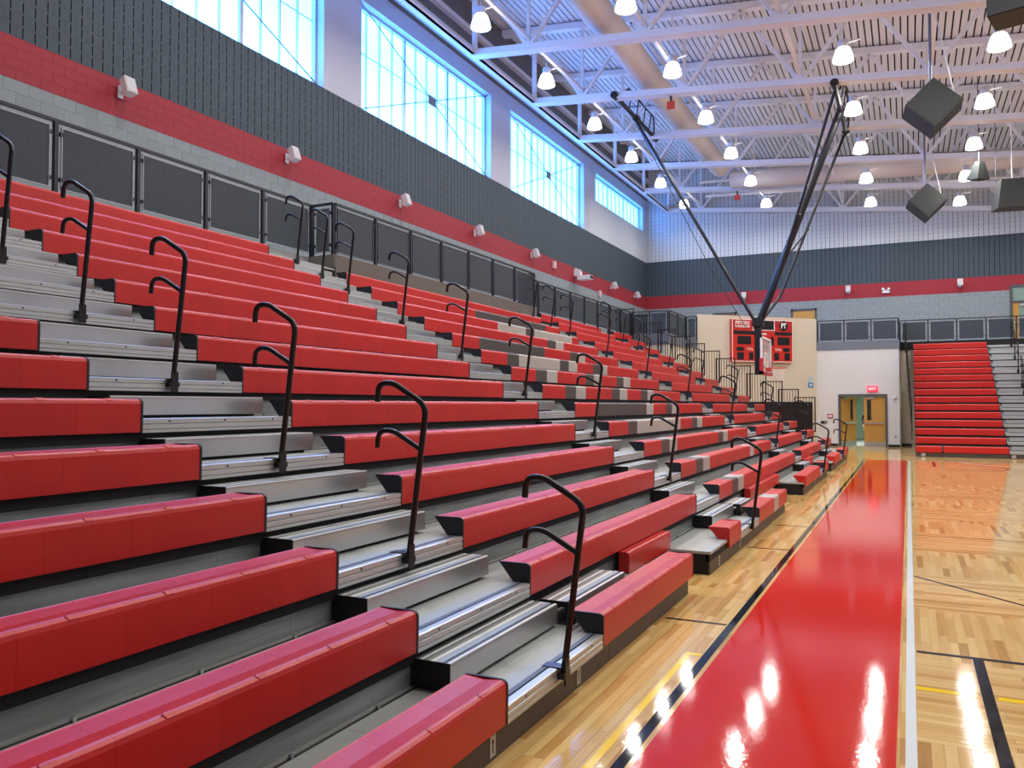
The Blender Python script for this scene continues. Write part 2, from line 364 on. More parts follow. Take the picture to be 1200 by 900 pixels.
def block_wall(parent, to_world, rotz, bands, u0, u1, cuts, n_single, visible):
    """bands: (z0, z1, courses, style); to_world(u,z)->xyz; the n_single nearest visible ones are objects, the rest one mesh per band"""
    BW = .406
    styles = {'grey': (BGREY, MORTAR, False), 'red': (BRED, MRED, False), 'charcoal': (BCHAR, MCHAR, True), 'white': (BWHITE, MWHITE, True)}
    cand = []
    for bi, (z0, z1, nc, st) in enumerate(bands):
        bh = (z1 - z0) / nc
        for c in range(nc):
            z = z0 + bh * c; u = u0 - (BW / 2 if c % 2 else 0)
            while u < u1 - .01:
                a, e = max(u, u0), min(u + BW, u1)
                parts = [(a, e)]
                for c0, c1, cz0, cz1 in cuts:
                    if z < cz1 - .02 and z + bh > cz0 + .02: parts = [q for p0, p1 in parts for q in ((p0, min(p1, c0)), (max(p0, c1), p1)) if q[1] - q[0] > .01]
                for p0, p1 in parts: cand.append((bi, u, z, bh, p1 - p0, p0))
                u += BW
    vis = sorted([k for k in cand if visible(k) and k[4] > .4], key=lambda k: k[1])[:n_single]
    vs = set((k[0], k[1], k[2]) for k in vis); me = {}; rest = {}
    for bi, (z0, z1, nc, st) in enumerate(bands):
        m0, m1, sl = styles[st]; me[bi] = block_mesh('block', BW, (z1 - z0) / nc, [m0, m1, SLOT], sl, st == 'red'); rest[bi] = MB()
    for bi, u, z, bh, wd, a in cand:
        if (bi, u, z) in vs:
            link('block', me[bi], parent, to_world(u, z), rotz=rotz)
        else:
            src = me[bi]; rb = rest[bi]; o = len(rb.v); p = Vector(to_world(0, 0)); cs, sn = math.cos(rotz), math.sin(rotz); sc = wd / BW
            for v in src.vertices:
                x = a + v.co.x * sc; rb.v.append((p.x + x * cs - v.co.y * sn, p.y + x * sn + v.co.y * cs, z + v.co.z))
            for f in src.polygons: rb.f.append(tuple(i + o for i in f.vertices)); rb.m.append(f.material_index); rb.sm.append(False)
    for bi, (z0, z1, nc, st) in enumerate(bands):
        if rest[bi].f:
            m0, m1, sl = styles[st]; rest[bi].obj('blockwork', [m0, m1, SLOT], parent, kind='stuff')
# ---- left wall: solid backing in pieces round the window openings
WIN = [(8.1, 15.3, 9.42, 12.25), (16.8, 24.0, 9.42, 12.25), (25.5, 32.7, 9.42, 12.25), (34.2, 41.4, 11.0, 12.25)]
wl = MB(); T = .45
wl.box((WX - T, YF, -.2), (WX - .055, 50, 9.3))
def plate(y0, y1, z0, z1): wl.box((WX - T, y0, z0), (WX, y1, z1), 1)
plate(YF, 42.3, 12.25, 14.9); plate(YF, 8.1, 9.4, 12.25); wl.box((WX - T, 8.1, 9.3), (WX - .055, 33.45, 9.41))
for a, b_ in ((15.3, 16.8), (24, 25.5), (32.7, 33.45)): plate(a, b_, 9.4, 12.25)
wl.box((WX - T, 33.45, 9.3), (WX - .055, 42.3, 11.0)); plate(33.45, 34.2, 11.0, 12.25); plate(41.4, 42.3, 11.0, 12.25)
wall_left = wl.obj('wall_left', [MCHAR, PLAST], kind='structure')
lbands = [(4.43, 6.87, 12, 'grey'), (6.87, 7.55, 4, 'red'), (7.55, 9.4, 9, 'charcoal')]
rotL = R(90)   # faces +x: local x -> +y, local y(into wall) -> -x
block_wall(wall_left, lambda u, z: (WX, u, z), rotL, lbands, 4.2, 42.0, [], 300, lambda k: k[1] > 5.6 and k[2] > 6.4)
block_wall(wall_left, lambda u, z: (WX, u, z), rotL, [(9.4, 11.0, 8, 'white')], 33.45, 42.0, [], 0, lambda k: False)
# ---- far wall
wf = MB(); wf.box((WX - T, WY + .055, 4.0), (XR, WY + .4, 15))
wall_far = wf.obj('wall_far', [MCHAR], kind='structure')
fbands = [(4.43, 6.87, 12, 'grey'), (6.87, 7.55, 4, 'red'), (7.55, 9.4, 9, 'charcoal'), (9.4, 14.8, 26, 'white')]
block_wall(wall_far, lambda u, z: (u, WY, z), 0, fbands, WX, 11.0, [(-5.18, -4.02, 4.4, 6.464), (-9.03, -7.87, 4.4, 6.464), (4.12, 6.28, 4.4, 7.04)], 0, lambda k: False)
# ---- right wall and the wall behind the camera (outside the view)
MB().box((XR, YF, -.2), (XR + .3, 50, 14.9)).obj('wall_right', PLAST, kind='structure')
MB().box((WX - T, YF - .3, -.2), (XR + .3, YF, 14.9)).obj('wall_behind', PLAST, kind='structure')
# ---- angled cream wall, door wall and their returns
cr = MB()
cr.poly([(-7.72, 32.86), (-3.55, 37.03), (-3.76, 37.24), (-7.85, 33.16)], 0, 5.46)
cr.box((WX, 30.305, 0), (-8.24, 30.4, 4.12)); cr.box((-8.32, 30.4, 0), (-8.24, 32.87, 4.12)); cr.box((-8.32, 32.87, 0), (-7.72, 32.95, 4.12))
cr.obj('wall_angled', CREAM, kind='structure')
dw = MB(); dw.box((-3.55, 37.05, 0), (-2.70, 37.3, 4.13)); dw.box((-.80, 37.05, 0), (-.34, 37.3, 4.13)); dw.box((-2.70, 37.05, 2.2), (-.80, 37.3, 4.13))
dw.obj('wall_door', OFFW, kind='structure')
tw = MB(); tw.box((-.36, 37.3, 0), (-.34, 38.35, 4.1)); tw.box((-.34, 38.35, 0), (XR, 38.5, 4.1)); tw.obj('wall_return', mat('return_paint', 'c9bfb4', .7, noise=.04, nscale=3), kind='structure')
MB().box((-3.5, 37.03, 0), (-2.72, 37.05, .1)).obj('baseboard_door', WALPAD, kind='structure'); MB().box((-.78, 37.03, 0), (-.33, 37.05, .1)).obj('baseboard_corner', WALPAD, kind='structure')
MB().box((-.33, 38.32, 0), (.1, 38.35, .1)).obj('baseboard_return', WALPAD, kind='structure')
# ---- concourse slab
cs = MB(); cs.box((WX - .1, YF, 4.12), (-9.78, 42.2, PLAT)); cs.box((-9.78, 11.5, 4.12), (-9.22, 20.2, PLAT))
cs.poly([(-9.78, 30.3), (-8.22, 30.3), (-8.22, 32.86), (-7.72, 32.86), (-7.85, 33.2), (-3.7, 37.3), (-3.55, 37.08), (-.34, 37.08), (-.34, 38.36), (XR, 38.36), (XR, 42.2), (-9.78, 42.2)], 4.13, PLAT)
cs.obj('floor_concourse', CSLAB, kind='structure')
tb = MB(); tb.box((-3.56, 37.02, 4.1), (-.32, 37.075, 4.46)); tb.box((-8.22, 32.82, 4.1), (-7.70, 32.855, 4.46)); tb.box((-8.215, 30.26, 4.1), (-8.18, 32.82, 4.46)); tb.box((-9.75, 30.26, 4.1), (-8.22, 30.295, 4.46))
tb.obj('trim_1', SLATE, kind='structure')
tb = MB(); tb.box((-9.215, 11.5, 3.9), (-9.17, 20.2, 4.43)); tb.box((-9.775, 11.46, 4.2), (-9.17, 11.49, 4.43)); tb.obj('trim_2', TAUPE, kind='structure')
MB().box((-.33, 38.3, 4.1), (6, 38.345, 4.44)).obj('trim_3', DARK, kind='structure')
# ---- ceiling: dark deck with hung planks, edge beam
cl = MB(); x0, x1 = WX - T, XR + .3
cl.add([(x0, YF, roofz(x0) + .12), (x1, YF, roofz(x1) + .12), (x1, 42.4, roofz(x1) + .12), (x0, 42.4, roofz(x0) + .12)], [(0, 1, 2, 3)])
ceiling = cl.obj('ceiling', DARK, kind='structure')
pk = MB().box((-.08, YF, 0), (.08, 42.3, .05)).mesh('roof_plank', DKP)
for i in range(118):
    x = WX + .1 + i * .205
    if x > XR: break
    o = link('roof_plank', pk, ceiling, (x, 0, roofz(x))); o.rotation_euler.y = math.atan(.1)
eb = MB(); eb.box((-11.5, YF, 11.95), (-11.25, 42, 12.0)); eb.box((-11.52, YF, 11.95), (-11.47, 42, 12.28)); eb.box((-11.3, YF, 11.95), (-11.25, 42, 12.03))
eb.obj('trim_4', TRUSS, kind='structure')
ub = MB(); ub.box((WX, YF, 12.75), (WX + .12, 42, 14.7)); ub.obj('shadow_panel', TAUPE, kind='structure')  # darker taupe panel paints the shadow on the unlit upper wall
for z in (13.0, 13.6): MB().box((WX + .12, YF, z), (WX + .3, 42, z + .14)).obj('trim_6', DUCT, kind='structure')

# ------------------------------------------------------------------ windows in the left wall
BRACE = mat('brace_grey', '6f727c', .5, noise=.05)
def window(n, y0, y1, z0, z1, braced):
    fr = MB(); xi, xo = WX - .02, WX - .33; t = .06
    fr.box((xo, y0, z0), (xi - .2, y0 + t, z1)); fr.box((xo, y1 - t, z0), (xi - .2, y1, z1)); fr.box((xo, y0, z0), (xi - .2, y1, z0 + t)); fr.box((xo, y0, z1 - t), (xi - .2, y1, z1))
    f = fr.obj('window_%d' % n, SILV, kind='structure')
    k = 12; p = (y1 - y0) / k
    pm = MB().box((0, .008, 0), (.03, p - .008, z1 - z0 - .02)).mesh('pane', PANE)
    for i in range(k): link('pane', pm, f, (WX - .36, y0 + i * p, z0 + .01))
    mu = MB().box((0, -.018, 0), (.05, .018, z1 - z0)).mesh('mullion', SILV); mw = MB().box((0, -.05, 0), (.06, .05, z1 - z0)).mesh('mullion', SILV)
    for i in range(1, k): link('mullion', mw if i in (4, 8) else mu, f, (WX - .33, y0 + i * p, z0))
    if braced:
        zt = z0 + (z1 - z0) * .58
        MB().box((WX - .345, y0, zt), (WX - .325, y1, zt + .035)).obj('transom_bar', SILV, f)
        xb = WX - .1; c = (xb, (y0 + y1) / 2, (z0 + z1) / 2)
        for yy, zz in ((y0 + .05, z0), (y0 + .05, z1), (y1 - .05, z0), (y1 - .05, z1)):
            MB().tube([c, (xb, yy, zz)], .017, 6).obj('brace_rod', BRACE, f)
        MB().box((xb - .01, c[1] - .2, c[2] - .14), (xb + .012, c[1] + .2, c[2] + .14)).obj('gusset_plate', BRACE, f)
    return f
for i, (a, b_, c, d) in enumerate(WIN): window(i + 1, a, b_, c, d, i < 3)

# ------------------------------------------------------------------ roof trusses
tn = ['first roof truss in view, crossing above the nearest wall window', 'second roof truss, carrying the near end of the backstop pivot bars', 'third roof truss, at the far end of the backstop pivot bars',
      'fourth roof truss, just in front of the cross duct', 'fifth roof truss, just behind the cross duct', 'last roof truss, close against the far wall']
for k, y in enumerate(TY):
    if k < 2: lab = ['white roof truss out of view, over the near court', 'white roof truss out of view, nearest to the first visible one'][k]
    else: lab = 'white steel ' + tn[k - 2]
    if y > 41.8: y = 41.8
    if k == 7: y = 41.72
    t = thing('roof_truss', lab, 'truss', (0, y, 0), 'white roof trusses')
    xa, xb = -11.4, XR - .05; h = .09
    b = MB(); b.bar((xa, -.07, chordz(xa) + h + .02), (xb, -.07, chordz(xb) + h + .02), .1, .2); b.bar((xa, .07, chordz(xa) + h + .02), (xb, .07, chordz(xb) + h + .02), .1, .2); b.bar((xa, 0, chordz(xa) + .02), (xb, 0, chordz(xb) + .02), .34, .03)
    b.obj('bottom_chord', TRUSS, t)
    b = MB(); b.bar((WX + .1, 0, chordz(WX + .1) + 2.55), (xb, 0, chordz(xb) + 2.55), .26, .2); b.obj('top_chord', TRUSS, t)
    def P(x, top): return (x, 0, chordz(x) + (2.46 if top else .12))
    x = -12.97 + 3.41; nodes = []
    while x < xb - .5: nodes.append(x); x += 3.41
    MB().bar(P(-11.3, 0), P(-11.3, 1), .12, .12).obj('web', TRUSS, t)
    for x in nodes:
        for q in (P(x - 1.705, 1), P(x + 1.705, 1)): MB().bar(P(x, 0), q, .1, .1).obj('web', TRUSS, t)
        MB().bar(P(x, 0), P(x, 1), .09, .09).obj('web', TRUSS, t)
for j, x in enumerate((-9.56, -6.15, -2.74, .67, 4.08)):
    b = MB().box((x - .05, YF, chordz(x) + .34), (x + .05, 41.6, chordz(x) + .42)); o = b.obj('bridging_bar', TRUSS)
    o['label'] = 'white bridging bar running lengthwise through the trusses, %s from the left wall' % ORD[j + 1]; o['category'] = 'beam'; o['group'] = 'lengthwise bridging bars'
# ducts
t = thing('air_duct', 'long round beige air duct running lengthwise inside the trusses', 'duct', (-7.43, 0, 12.35))
MB().tube([(0, YF + .1, 0), (0, 36.2, 0)], .42, 24, caps=True).obj('duct_body', DUCT, t)
for y in (10, 14.2, 18.4, 22.6, 26.8, 31): MB().tube([(0, y, 0), (0, y + .05, 0)], .435, 24).obj('duct_collar', DUCT, t)
t = thing('air_duct', 'round beige air duct crossing the hall just behind the fourth truss', 'duct', (0, 36.6, 11.55))
MB().tube([(-7.0, 0, .3), (-6.0, -.1, .2), (XR - .2, -.1, -.6)], .4, 24).obj('duct_body', DUCT, t)
for x in (-3.5, 0, 3.5): MB().tube([(x, -.1, -.04 - .042 * x), (x + .05, -.1, -.045 - .042 * x)], .415, 24).obj('duct_collar', DUCT, t)
for j, (x, y) in enumerate(((-3.3, 39.0), (-3.3, 40.2))):
    o = MB().tube([(-9, y, chordz(-9) + .9 - j * .4), (8, y, chordz(8) + 1.7 - j * .4)], .07, 10).obj('roof_pipe', TRUSS)
    o['label'] = ['upper white pipe crossing the roof before the far wall', 'lower white pipe crossing the roof before the far wall'][j]; o['category'] = 'pipe'

# ------------------------------------------------------------------ pendant lamps
sh = MB().lathe([(.15, .30), (.17, .28), (.25, .05), (.255, .03)], n=20).mesh('shade', GLOW)
ri = MB().lathe([(.25, .06), (.262, .05), (.268, -.03), (.255, -.04), (.245, -.02)], n=20).mesh('rim', FRING)
df = MB().disc((0, 0, .02), .245).mesh('diffuser', GLOW)
so = MB().lathe([(.0, .52), (.09, .52), (.12, .5), (.12, .38), (.15, .30)], n=14).mesh('socket', TRUSS)
al = bpy.data.lights.new('lamp_light', 'AREA'); al.shape = 'DISK'; al.size = .46; al.energy = LAMP_W; al.color = (1, .96, .91); al.spread = R(170)
lrow = ['the row nearest the left wall', 'the second row from the left wall', 'the third row, beside the backstop mast', 'the fourth row, beside the hanging speakers', 'the unseen fifth row, far right']
for i, x in enumerate(LX):
    for j, y in enumerate(LY):
        z = chordz(x) - .27
        t = thing('pendant_lamp', 'glowing pendant lamp, %s from the far wall in %s' % (ORD[len(LY) - j], lrow[i]), 'lamp', (x, y, z), 'pendant high bay lamps')
        for n_, me in (('shade', sh), ('rim', ri), ('diffuser', df), ('socket', so)): link(n_, me, t)
        MB().tube([(0, 0, .5), (0, 0, roofz(x) - z)], .012, 6).obj('hanger', TRUSS, t)
        MB().bar((.1, 0, .43), (.42, 0, .47), .03, .03).obj('conduit_arm', TRUSS, t)
        lo = bpy.data.objects.new('lamp_light', al); COL.objects.link(lo); lo.parent = t; lo.location = (0, 0, -.06)

# ------------------------------------------------------------------ bleachers along the left wall
AIS = [(3.62, 5.01), (9.82, 11.12), (19.32, 20.48), (25.3, 26.6)]
SEC = {'A': (-1.32, 3.62, 'section before the nearest aisle'), 'B': (5.01, 9.82, 'section between nearest and second aisles'), 'C': (11.12, 19.32, 'between second and third aisles'),
       'D': (20.48, 25.3, 'section between third and fourth aisles'), 'E': (26.6, 28.7, 'short section past the fourth aisle')}
YEND = 28.7
PATT = {1: 'rrrlrr', 2: 'rrdl' + 'r' * 14, 3: 'rrdl' + 'r' * 8 + 'lrrrrr', 4: 'rrdl' + 'r' * 7 + 'dlrrrrr', 5: 'rrd' + 'l' * 6 + 'rrdlrrrrr', 6: 'rr' + 'd' * 6 + 'lrrdlrrrrr',
        7: 'rrdlrrrdlrrdlrrrrr', 8: 'rrdlrrrdlrrdlrrrrr', 9: 'rrdlllldlrrdlrrrrr', 10: 'rr' + 'd' * 6 + 'rrrdlrrrrr', 11: 'r' * 11 + 'dlrrrrr', 12: 'r' * 8 + 'llldlllllr', 13: 'r' * 8 + 'd' * 8 + 'rr'}
PROF = [(-.232, .0), (-.225, -.002), (-.12, -.008), (-.035, .0), (-.018, -.003), (-.006, -.012), (0, -.03), (-.003, -.215), (-.02, -.215), (-.022, -.13), (-.12, -.13)]
CAPP = [(-.236, .002), (-.03, .003), (-.012, -.002), (-.001, -.012), (.003, -.03), (0, -.217), (-.024, -.217), (-.026, -.133), (-.124, -.133)]
MODC = {}
def module_mesh(L, c):
    key = (round(L, 4), c)
    if key in MODC: return MODC[key]
    b = MB(); g = .0005
    b.prism(PROF, g, L - g)
    c0, s0 = L / 2, .0
    b.add([(-.034, c0 - .022, .0005), (-.020, c0 - .03, .0005), (-.004, c0 - .022, -.0135), (-.004, c0 + .022, -.0135), (-.020, c0 + .03, .0005), (-.034, c0 + .022, .0005),
           (-.031, c0 - .019, .0035), (-.017, c0 - .026, .0015), (-.003, c0 - .019, -.0105), (-.003, c0 + .019, -.0105), (-.017, c0 + .026, .0015), (-.031, c0 + .019, .0035)],
          [(6, 7, 10, 11), (7, 8, 9, 10), (0, 1, 7, 6), (1, 2, 8, 7), (2, 3, 9, 8), (3, 4, 10, 9), (4, 5, 11, 10), (5, 0, 6, 11)])
    me = b.mesh('seat_module', {'r': RED, 'd': DGR, 'l': LGR}[c]); MODC[key] = me
    return me
capm = {k: MB().prism(CAPP, -.012, .004).mesh('end_cap', m) for k, m in (('navy', CAP), ('red', RED))}
def bench(label, x, z, y0, y1, n=None, pat=None, cap='navy', group='red benches of the left bleachers', base=None, rot=0):
    n = n or max(1, round((y1 - y0) / .4556)); p = (y1 - y0) / n
    t = thing('bleacher_bench', label, 'bench', base or (x, y0, z), group, rot)
    for i in range(n):
        c = (pat or 'r' * n)[i]
        link('seat_module', module_mesh(p, c), t, (0, i * p, 0), None, {'d': 'dark grey brown seat', 'l': 'light grey seat'}.get(c))
    link('end_cap', capm[cap], t, (0, 0, 0)); o = link('end_cap', capm['red' if cap == 'red' else 'navy'], t, (0, y1 - y0 + .008, 0))
    return t
for n in range(1, 16):
    for s, (a, b_, txt) in SEC.items():
        if n == 1 and s in 'BCD': continue
        if n == 15 and s == 'C': continue
        pat = PATT.get(n) if s == 'C' else None
        lab = 'striped red bench with dark and light seats, %s row, %s' if pat else 'red plastic bench, %s row from floor, %s'
        bench(lab % (ORD[n], txt), rx(n), rz(n), a + (.012 if s != 'A' else 0), b_ - .012, 18 if pat else None, pat)
FRONT = [(5.022, 7.45, 'navy', None, 'front red bench piece just past the nearest aisle, beside the floor gap'), (9.15, 9.808, 'red', None, 'short front red bench with red end, before the second aisle'),
         (11.13, 13.83, 'navy', 'rrrlrr', 'front red bench with one light grey stripe, past the second aisle'), (16.5, 19.31, 'red', None, 'short front red bench with red end, before the third aisle'),
         (20.49, 21.4, 'navy', None, 'tiny front red bench piece just past the third aisle'), (23.2, 25.29, 'red', None, 'short front red bench with red end, before the fourth aisle')]
for a, b_, c, pat, lab in FRONT: bench(lab, rx(1), rz(1), a, b_, None, pat, c)
# red modesty panels in the wheelchair gaps
MPROF = [(-.1, 0), (-.03, .002), (-.01, -.006), (0, -.03), (-.004, -.18), (-.1, -.18)]
for a, b_, lab in ((6.9, 8.28, 'low red closure panel in the nearest floor gap, behind the front bench'), (13.0, 16.1, 'low red closure panel in the second floor gap, behind the striped front bench'), (20.6, 22.3, 'low red closure panel near the third aisle, behind the front bench')):
    t = thing('closure_panel', lab, 'panel', (-2.235, a, .424), 'red closure panels at the floor gaps')
    k = round((b_ - a) / .46); p = (b_ - a) / k; me = MB().prism(MPROF, .0015, p - .0015).mesh('panel_module', RED)
    for i in range(k): link('panel_module', me, t, (0, i * p, 0))
    MB().box((-.09, .05, -.185), (-.05, b_ - a - .05, -.18)).obj('bracket', DARK, t)

# tiers
def cutsegs(y0, y1, L=2.4):
    n = max(1, round((y1 - y0) / L)); return [(y0 + (y1 - y0) * i / n, y0 + (y1 - y0) * (i + 1) / n) for i in range(n)]
def nos_prof(): return [(-.05, 0), (0, 0), (.012, -.004), (.012, -.03), (.004, -.036), (.012, -.042), (.012, -.066), (.005, -.07), (.012, -.074), (.012, -.092), (-.05, -.092)]
SEG1 = [(-1.32, 7.40), (8.30, 13.83), (16.45, 21.45), (22.7, YEND)]
for n in range(1, 16):
    t = thing('bleacher_tier', 'grey metal deck of the left bleachers under the %s row of benches' % ORD[n], 'bleacher tier', (rx(n), 0, 0), 'grey decks of the left bleachers')
    segs = SEG1 if n == 1 else [(-1.32, YEND)]
    zt = dz(n); back = -RUN - .075
    if n == 15: back = -.6
    for a, b_ in segs:
        for p, q in cutsegs(a, b_): MB().box((-.026, p + .001, zt - .028), (back, q - .001, zt)).obj('deck_panel', DECK, t)
        MB().box((-.035, a, zt - (.15 if n > 1 else .1)), (-.075, b_, zt - .029)).obj('shade_beam', DARK, t)  # black beam, deepened to draw the shadow line under the benches
    zr = dz(n + 1) - .15
    if n < 15 and not n == 0:
        for p, q in cutsegs(-1.32, YEND, 2.4): MB().box((-RUN - .066, p + .001, zt if n > 1 else .0), (-RUN - .058, q - .001, zr)).obj('riser', GALV, t)
        for a, b_ in segs:
            MB().box((-RUN - .057, a, zt), (-RUN - .035, b_, zt + .014)).obj('base_rail', ALU, t); MB().box((-RUN - .034, a, zt), (-RUN - .026, b_, zt + .004)).obj('shadow_gap', STEEL, t)  # the dark strip is drawn in as a shadow gap along the rail
            if n < 7:
                bm = MB().box((-.008, -.008, 0), (.008, .008, .018)).mesh('bolt', CHROME)
                for (ya, yb) in ((0.2, 3.5), (5.3, 9.6)):
                    y = ya
                    while y < yb:
                        if any(s0 < y < s1 for s0, s1 in segs): link('bolt', bm, t, (-RUN - .03, y, zt + .002))
                        y += .62
    for a, b_ in AIS:
        MB().prism(nos_prof(), a, b_, 0).obj('nosing', ALU, t, (-.012, 0, zt + .003))
        MB().box((-.095, a, zt), (-.05, b_, zt + .003)).obj('grip_strip', GRIP, t)
        for fy in (.15, .5, .85): MB().box((.0, a + (b_ - a) * fy - .007, zt - .022), (.0015, a + (b_ - a) * fy + .007, zt - .01)).obj('rivet', STEEL, t)
    if n == 1:
        for a, b_ in segs:
            for p, q in cutsegs(a, b_): MB().box((-.05, p + .002, .002), (-.035, q - .002, zt - .095)).obj('skirt_panel', SKIRT, t)
            MB().box((-.05, a, .002), (-.5, a + .012, zt - .03)).obj('void_shade_panel', DARK, t); MB().box((-.05, b_ - .012, .002), (-.5, b_, zt - .03)).obj('void_shade_panel', DARK, t)  # dark sheets stand in for the shaded void under the deck ends
        for y in (3.52, 4.66, 8.75, 9.95, 18.6, 24.2):
            MB().box((-.0345, y - .03, .02), (-.032, y + .03, .125)).obj('tag_plate', LGR, t, label='pale plate with a black arrow mark')
            m_ = MB(); m_.box((-.0318, y - .004, .04), (-.031, y + .004, .1)); m_.add([(-.031, y - .012, .088), (-.031, y + .012, .088), (-.031, y, .108)], [(0, 1, 2)]); m_.obj('arrow_mark', LINEK, t)
MB().box((rx(15) - .6, -1.32, 4.05), (rx(15) - .61, YEND, PLAT)).obj('trim_7', CSLAB, kind='structure')

# half steps in the aisles
def step_mesh(L):
    d = .235; h = .125
    tr = MB(); tr.box((0, 0, -h), (-.006, L, 0)); tr.box((0, 0, -.006), (-d, L, 0)); tr.box((-d, 0, -h), (-d + .006, L, 0)); tr.box((0, L - .004, -h), (-d, L, 0)); return tr.mesh('tread', ALS)
def ribs(L, t):
    for x0, x1, m in ((-.002, -.02, RIBW), (-.02, -.048, RIBD), (-.048, -.095, RIBM), (-.095, -.12, RIBW), (-.12, -.155, RIBG), (-.155, -.168, RIBD), (-.168, -.19, RIBW), (-.19, -.232, RIBG)):  # stripe colours paint the reflections seen on ribbed, mirror-like aluminium
        link('tread_rib', MB().box((x0, .003, 0), (x1, L - .003, (.004 if m is RIBD else .008))).mesh('tread_rib', m), t)
an = ['nearest', 'second', 'third', 'fourth']
for k, (a, b_) in enumerate(AIS):
    y0 = a + .02; L = (b_ - a) + .03; tm = step_mesh(L); cm = MB().box((.002, -.008, -.128), (-.24, 0, .008)).mesh('end_plate', DARK); fm = MB().box((-.02, 0, -.145), (-.22, L - .08, -.128)).mesh('foot', DARK)
    for n in range(1, 15):
        if k > 1 and n > 13: continue
        t = thing('aisle_step', 'ribbed aluminium half step of the %s aisle, behind the %s row' % (an[k], ORD[n]), 'step', (rx(n) - .345, y0, dz(n) + .147), 'aluminium half steps in the aisles')
        link('tread', tm, t); link('end_plate', cm, t); link('foot', fm, t)
        if k < 2 or n < 6: ribs(L, t)
for y0, L, lab in ((5.12, 1.12, 'ribbed metal filler step behind the front bench past the nearest aisle'), (11.18, .8, 'ribbed metal filler step behind the striped front bench')):
    t = thing('filler_step', lab, 'step', (rx(1) - .26, y0, dz(1) + .15)); link('tread', step_mesh(L), t); ribs(L, t)
    MB().box((.002, -.008, -.03), (-.24, 0, .008)).obj('end_plate', DARK, t); MB().box((.0, -.006, -.15), (-.05, .05, -.03)).obj('foot', DARK, t)
    MB().box((0, L - .05, -.15), (-.05, L, -.12)).obj('foot', DARK, t)

# aisle handrails
rp = MB().tube(fillet([(0, 0, -.03), (.125, 0, .93), (-.13, 0, 1.08), (-.235, 0, 1.07), (-.245, 0, .955)], .07), .0195, 10).mesh('post_rail', RAILM)
rm = MB().tube(fillet([(.085, 0, .655), (-.13, 0, .775), (-.235, 0, .765), (-.245, 0, .66)], .06), .017, 10).mesh('mid_rail', RAILM)
rb = MB(); rb.box((-.03, -.045, -.055), (.022, .045, -.02)); rb.box((.014, -.03, -.09), (.024, .03, .06)); rb.box((-.12, -.04, .0), (-.0, .04, .008)); rbm = rb.mesh('base_bracket', RAILM)
def rail(label, loc, rot=0, group='black hooked aisle handrails'):
    t = thing('aisle_handrail', label, 'handrail', loc, group, rot); link('post_rail', rp, t); link('mid_rail', rm, t); link('base_bracket', rbm, t); return t
for k, y in enumerate((4.29, 10.45, 19.9, 25.95)):
    for n in (1, 3, 5, 7, 9, 11, 13, 14, 15):
        if k == 0 and n > 11: continue
        rail('black hooked handrail on the %s row of the %s aisle' % (ORD[n], an[k]), (rx(n) + .022, y, dz(n) - .0))

# ------------------------------------------------------------------ mesh guard rails of the concourse
def guard(label, p0, p1, n, z=PLAT, h=.96, frame=False):
    p0, p1 = Vector((*p0, 0)), Vector((*p1, 0)); d = (p1 - p0); L = d.length; ang = math.atan2(d.y, d.x)
    t = thing('guard_rail', label, 'railing', (p0.x, p0.y, z), 'dark mesh guard rails', ang)
    p = L / n
    MB().box((0, -.025, h - .04), (L, .025, h)).obj('top_rail', NAVY, t)
    po = MB().box((-.026, -.026, 0), (.026, .026, h - .04)).mesh('post', NAVY)
    x0, x1, z0, z1 = .075, p - .075, .07, h - .085
    fr = MB()
    for a, b in (((x0, z0), (x1, z0 + .015)), ((x0, z1 - .015), (x1, z1)), ((x0, z0), (x0 + .015, z1)), ((x1 - .015, z0), (x1, z1))): fr.box((a[0], -.012, a[1]), (b[0], .012, b[1]))
    frm = fr.mesh('panel_frame', FSIL if frame else FDRK); inf = MB().box((x0 + .02, -.003, z0 + .02), (x1 - .02, .003, z1 - .02)).mesh('mesh_infill', MESHM)
    cl = MB()
    for xx in (x0 - .02, x1 - .005):
        for zz in (z0 + .1, z1 - .12): cl.box((xx, -.02, zz), (xx + .03, .02, zz + .05))
    clm = cl.mesh('clamp', NAVY)
    for i in range(n + 1): link('post', po, t, (i * p, 0, 0))
    for i in range(n): link('panel_frame', frm, t, (i * p, 0, 0)); link('mesh_infill', inf, t, (i * p, 0, 0)); link('clamp', clm, t, (i * p, 0, 0))
    return t
guard('dark mesh guard rail above the top row, at upper left before the jog', (-9.72, .45), (-9.72, 11.48), 9, frame=True)
guard('single mesh guard panel at the jog beside the second aisle', (-9.72, 11.52), (-9.25, 11.52), 1, frame=True)
guard('dark mesh guard rail on the forward platform over the long section', (-9.24, 11.56), (-9.24, 20.16), 7)
guard('single mesh guard panel closing the far end of the forward platform', (-9.25, 20.2), (-9.72, 20.2), 1)
guard('dark mesh guard rail above the top row, past the forward platform', (-9.72, 20.25), (-9.72, 30.25), 8)
guard('two panel mesh guard rail facing the court at the upper corner', (-9.68, 30.32), (-8.26, 30.32), 2)
guard('mesh guard rail running away from the court at the upper corner', (-8.2, 30.36), (-8.2, 32.8), 2)
guard('single mesh guard panel against the angled cream wall', (-8.16, 32.84), (-7.74, 32.84), 1)
guard('three panel mesh guard rail above the double doors', (-3.5, 37.1), (-.34, 37.1), 3, frame=True)
guard('short mesh guard rail returning beside the far bleachers', (-.36, 37.15), (-.36, 38.38), 1)
guard('mesh guard rail along the top of the far bleachers', (-.3, 38.42), (6.1, 38.42), 6, frame=True)

